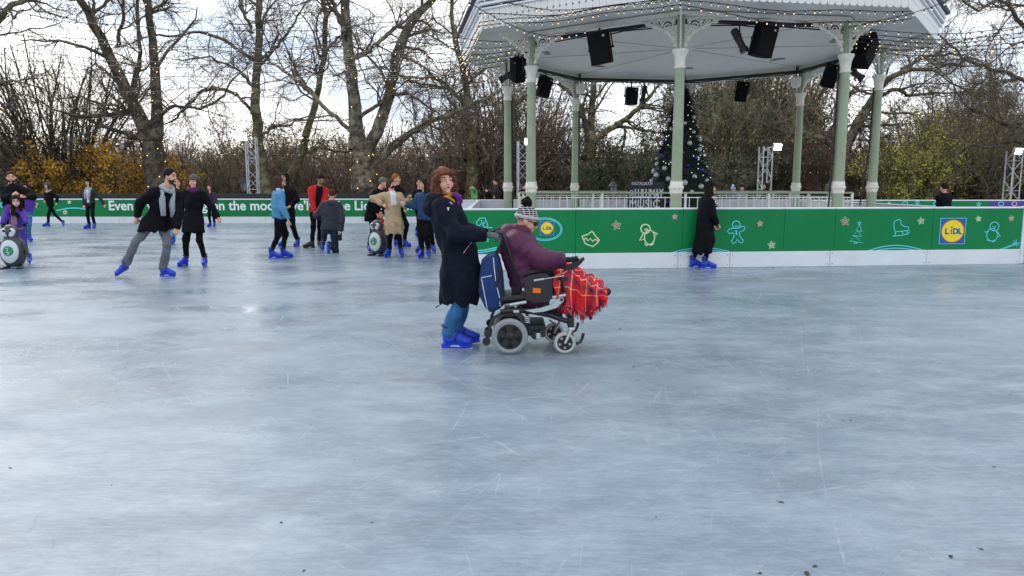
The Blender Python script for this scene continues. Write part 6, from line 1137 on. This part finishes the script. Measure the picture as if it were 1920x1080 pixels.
# ---- tartan blanket
tar = bpy.data.materials.new('tartan'); tar.use_nodes = True; tn = tar.node_tree; pb = tn.nodes['Principled BSDF']; pb.inputs['Roughness'].default_value = .9; uvn = tn.nodes.new('ShaderNodeUVMap'); uvn.uv_map = 'cloth'; sp = tn.nodes.new('ShaderNodeSeparateXYZ'); tn.links.new(uvn.outputs[0], sp.inputs[0])
def tm(op, a, b=None):
    x = tn.nodes.new('ShaderNodeMath'); x.operation = op
    for k, s_ in ((0, a), (1, b)):
        if s_ is None: continue
        if isinstance(s_, (int, float)): x.inputs[k].default_value = s_
        else: tn.links.new(s_, x.inputs[k])
    return x.outputs[0]
def band(axis, c, wd, per=.27): f_ = tm('FRACT', tm('DIVIDE', sp.outputs[axis], per)); return tm('LESS_THAN', tm('ABSOLUTE', tm('SUBTRACT', f_, c)), wd / per / 2)
def tmix(f_, a, b):
    x = tn.nodes.new('ShaderNodeMix'); x.data_type = 'RGBA'
    if isinstance(f_, float): x.inputs[0].default_value = f_
    else: tn.links.new(f_, x.inputs[0])
    for k, s_ in ((6, a), (7, b)):
        if isinstance(s_, tuple): x.inputs[k].default_value = s_ + (1,)
        else: tn.links.new(s_, x.inputs[k])
    return x.outputs[2]
colr = (.62, .010, .010)
cx = tmix(band(0, .5, .038), colr, (.015, .03, .06)); cx = tmix(band(0, .28, .009), cx, (.70, .60, .36)); cx = tmix(band(0, .72, .009), cx, (.75, .70, .60)); cx = tmix(band(0, .86, .013), cx, (.05, .02, .18))
cy_ = tmix(band(1, .5, .038), colr, (.015, .03, .06)); cy_ = tmix(band(1, .28, .009), cy_, (.70, .60, .36)); cy_ = tmix(band(1, .72, .009), cy_, (.75, .70, .60)); cy_ = tmix(band(1, .86, .013), cy_, (.05, .02, .18))
chk = tm('GREATER_THAN', tm('FRACT', tm('MULTIPLY', tm('ADD', sp.outputs[0], sp.outputs[1]), 70.)), .5); tn.links.new(tmix(tm('ADD', tm('MULTIPLY', chk, .24), .38), cx, cy_), pb.inputs['Base Color'])
bl = thing('tartan_blanket', 'red tartan blanket with fringe over the legs of the wheelchair user', 'blanket', (wx, Ym, 0))
toppath = [(1038, 512), (1044, 506), (1052, 500), (1064, 498), (1076, 500), (1086, 508), (1096, 516), (1106, 522), (1118, 528), (1130, 534), (1141, 541)]
botv = [(1042, 560), (1045, 568), (1048, 574), (1056, 575), (1070, 580), (1080, 584), (1090, 590), (1100, 588), (1112, 579), (1124, 572), (1138, 562)]
tp = resample([tuple(C(u, v)) for u, v in toppath], 44); bt = resample([tuple(C(u, v)) for u, v in botv], 44); HW = .225
NV, NU = 34, 44; Pg = np.zeros((NU, NV, 3)); UVg = np.zeros((NU, NV, 2)); rbl = np.random.default_rng(3); s_acc = np.r_[0, np.cumsum(np.linalg.norm(np.diff(tp, axis=0), axis=1))]
for i in range(NU):
    drop = max(.03, tp[i, 2] - bt[i, 2])
    for j in range(NV):
        t = (j / (NV - 1)) * 2 - 1; sgn_ = -1 if t < 0 else 1; a = abs(t)
        if a < .55: y = a / .55 * HW; z_ = tp[i, 2] - .05 * (a / .55) ** 3 + .022 * math.cos(a / .55 * math.pi * 2.0) * (i > 8); x = tp[i, 0]
        else:
            k = (a - .55) / .45; y = HW + .025 * math.sin(k * 2.2) + .045 * k * math.sin(i * .62 + (0 if t < 0 else 1.3)) + .010 * k * math.sin(i * 1.47); z_ = tp[i, 2] - .05 - (drop - .05) * k * (1 + .04 * math.sin(i * .9)); x = tp[i, 0] * (1 - k) + (bt[i, 0] if t < 0 else tp[i, 0] * .6 + bt[i, 0] * .4) * k
        nz_ = math.sin(i * .55 + j * .9) + math.sin(i * .9 - j * .6 + 1) + .7 * math.sin(i * 1.4 + j * .35 + 2); Pg[i, j] = (x + .006 * nz_, sgn_ * y + .008 * nz_ * (a > .4), z_ + .008 * nz_ * (a < .62) + (.018 * math.sin(i * .7) * max(0, a - .6))); UVg[i, j] = (s_acc[i], t * .62)
idx = np.arange(NU * NV).reshape(NU, NV); Q = np.stack([idx[:-1, :-1], idx[1:, :-1], idx[1:, 1:], idx[:-1, 1:]], -1).reshape(-1, 4); me = raw_mesh('cloth', Pg.reshape(-1, 3), Q, smooth=True); uvl = me.uv_layers.new(name='cloth'); li = np.zeros(len(me.loops), np.int32); me.loops.foreach_get('vertex_index', li); uvl.data.foreach_set('uv', UVg.reshape(-1, 2)[li].astype(np.float32).ravel())
o = link('cloth', me, tar, bl); md = o.modifiers.new('thick', 'SOLIDIFY'); md.thickness = .008; md.offset = -1; md = o.modifiers.new('sub', 'SUBSURF'); md.levels = 1; md.render_levels = 1
fr_ = MB(); fr2 = MB()
for j, dst in ((0, 1), (NV - 1, 1)):
    for i in range(6, NU - 1):
        for q in (0, .33, .66):
            p = Vector(Pg[i, j]).lerp(Vector(Pg[i + 1, j]), q); ln = random.uniform(.045, .075); e = V3(random.uniform(-.012, .012), random.uniform(-.01, .01), -ln); (fr_ if random.random() < .72 else fr2).tube([p + V3(0, 0, .006), p + e * .5 + V3(random.uniform(-.004, .004), 0, 0), p + e], [.0042, .004, .002], 4)
tag(fr_.build('fringe', cloth('fringe_red', (.52, .015, .018)), bl), kind='stuff'); tag(fr2.build('dark_fringe', cloth('fringe_dark', (.05, .02, .06)), bl), kind='stuff')
F = Field(); 
for p, q in (((1018, 494), (1034, 501)), ((1034, 501), (1048, 505)), ((1048, 505), (1056, 512)), ((1048, 496), (1056, 494))): F.u(cap(C(*p, NS + .10), C(*q, NS + .08), .032, .034), .02)
F.disp = wrinkle(.010, 40, 4); V, Qd = nets(F, .011); me = raw_mesh('bunched_fold', V, Qd, smooth=True); uvl = me.uv_layers.new(name='cloth'); li = np.zeros(len(me.loops), np.int32); me.loops.foreach_get('vertex_index', li); uvl.data.foreach_set('uv', np.stack([V[li, 0], V[li, 2] * 1.3], 1).astype(np.float32).ravel()); link('bunched_fold', me, tar, bl)
# ---- bag on the back of the chair
bagm = cloth('bag_blue', (.012, .040, .155), rough=.7, bump=.25, bscale=25, var=.2, scale=8); bg = thing('blue_bag', 'blue bag with white piping hung on the back of the wheelchair', 'bag', (wx, Ym, 0))
prof_ = [(901, 493), (912, 484), (928, 478), (936, 489), (941, 520), (946, 560), (945, 574), (936, 583), (919, 590), (909, 582), (898, 562), (894, 548), (897, 520)]
F = Field(); P2 = [C(u, v) for u, v in prof_]; cen = sum(P2, V3(0, 0, 0)) / len(P2)
def bagf(Pn):
    d = np.full(len(Pn), -9., np.float32); n = len(P2)
    for k in range(n):
        a, b = P2[k], P2[(k + 1) % n]; e = (b - a).normalized(); nn = V3(-e.z, 0, e.x)
        if (cen - a).dot(nn) > 0: nn = -nn
        d = np.maximum(d, (Pn - arr(a)) @ arr(nn))
    side_ = np.abs(Pn[:, 1] + .01) - .17 - .025 * np.cos((Pn[:, 2] - cen.z) * 5); h_ = np.clip(.5 - .5 * (side_ - d) / .05, 0, 1); return side_ * (1 - h_) + d * h_ + .05 * h_ * (1 - h_)
F.u((bagf, arr((min(p.x for p in P2), -.22, min(p.z for p in P2))), arr((max(p.x for p in P2), .2, max(p.z for p in P2))))); F.disp = wrinkle(.005, 25, 7); V, Qd = nets(F, .012); bo = link('bag_body', raw_mesh('bag_body', V, Qd, smooth=True), bagm, bg)
def on_bag(name, pts, r_, m):
    P = []
    for (u, v), (u2, v2) in zip(pts[:-1], pts[1:]):
        for k in range(6): P.append(stick(bo, u + (u2 - u) * k / 6, v + (v2 - v) * k / 6, .001))
    P = [p - V3(wx, Ym, 0) for p in P if p is not None]
    if len(P) > 1: MB().tube(P, r_, 5).build(name, m, bg, 'all')
on_bag('piping', [(925, 483), (927, 505), (930, 530), (937, 560), (938, 578)], .0035, wprint); on_bag('piping', [(903, 523), (908, 550), (914, 580), (917, 586)], .0035, wprint); on_bag('piping', [(902, 521), (926, 516)], .0035, wprint)
p = stick(bo, 898.5, 561, .004)
if p is not None: MB().box(p - V3(wx, Ym, 0), (.030, .012, .075), Matrix.Rotation(R(12), 3, 'Y'), .002).build('bag_label', mat('label_cyan', (.08, .50, .72), .4), bg)
MB().tube([C(927, 482, -.12), C(936, 470, -.16), C(944, 446, NS + .08)], .013, 6).tube([C(927, 482, .12), C(936, 470, .16), C(944, 446, FS - .08)], .013, 6).build('strap', rub, bg, True)
MB().tube([C(938, 500, -.19), C(934, 520, -.20), C(930, 535, -.195), C(938, 548, -.19)], .017, 6).build('side_strap', rub, bg, True)
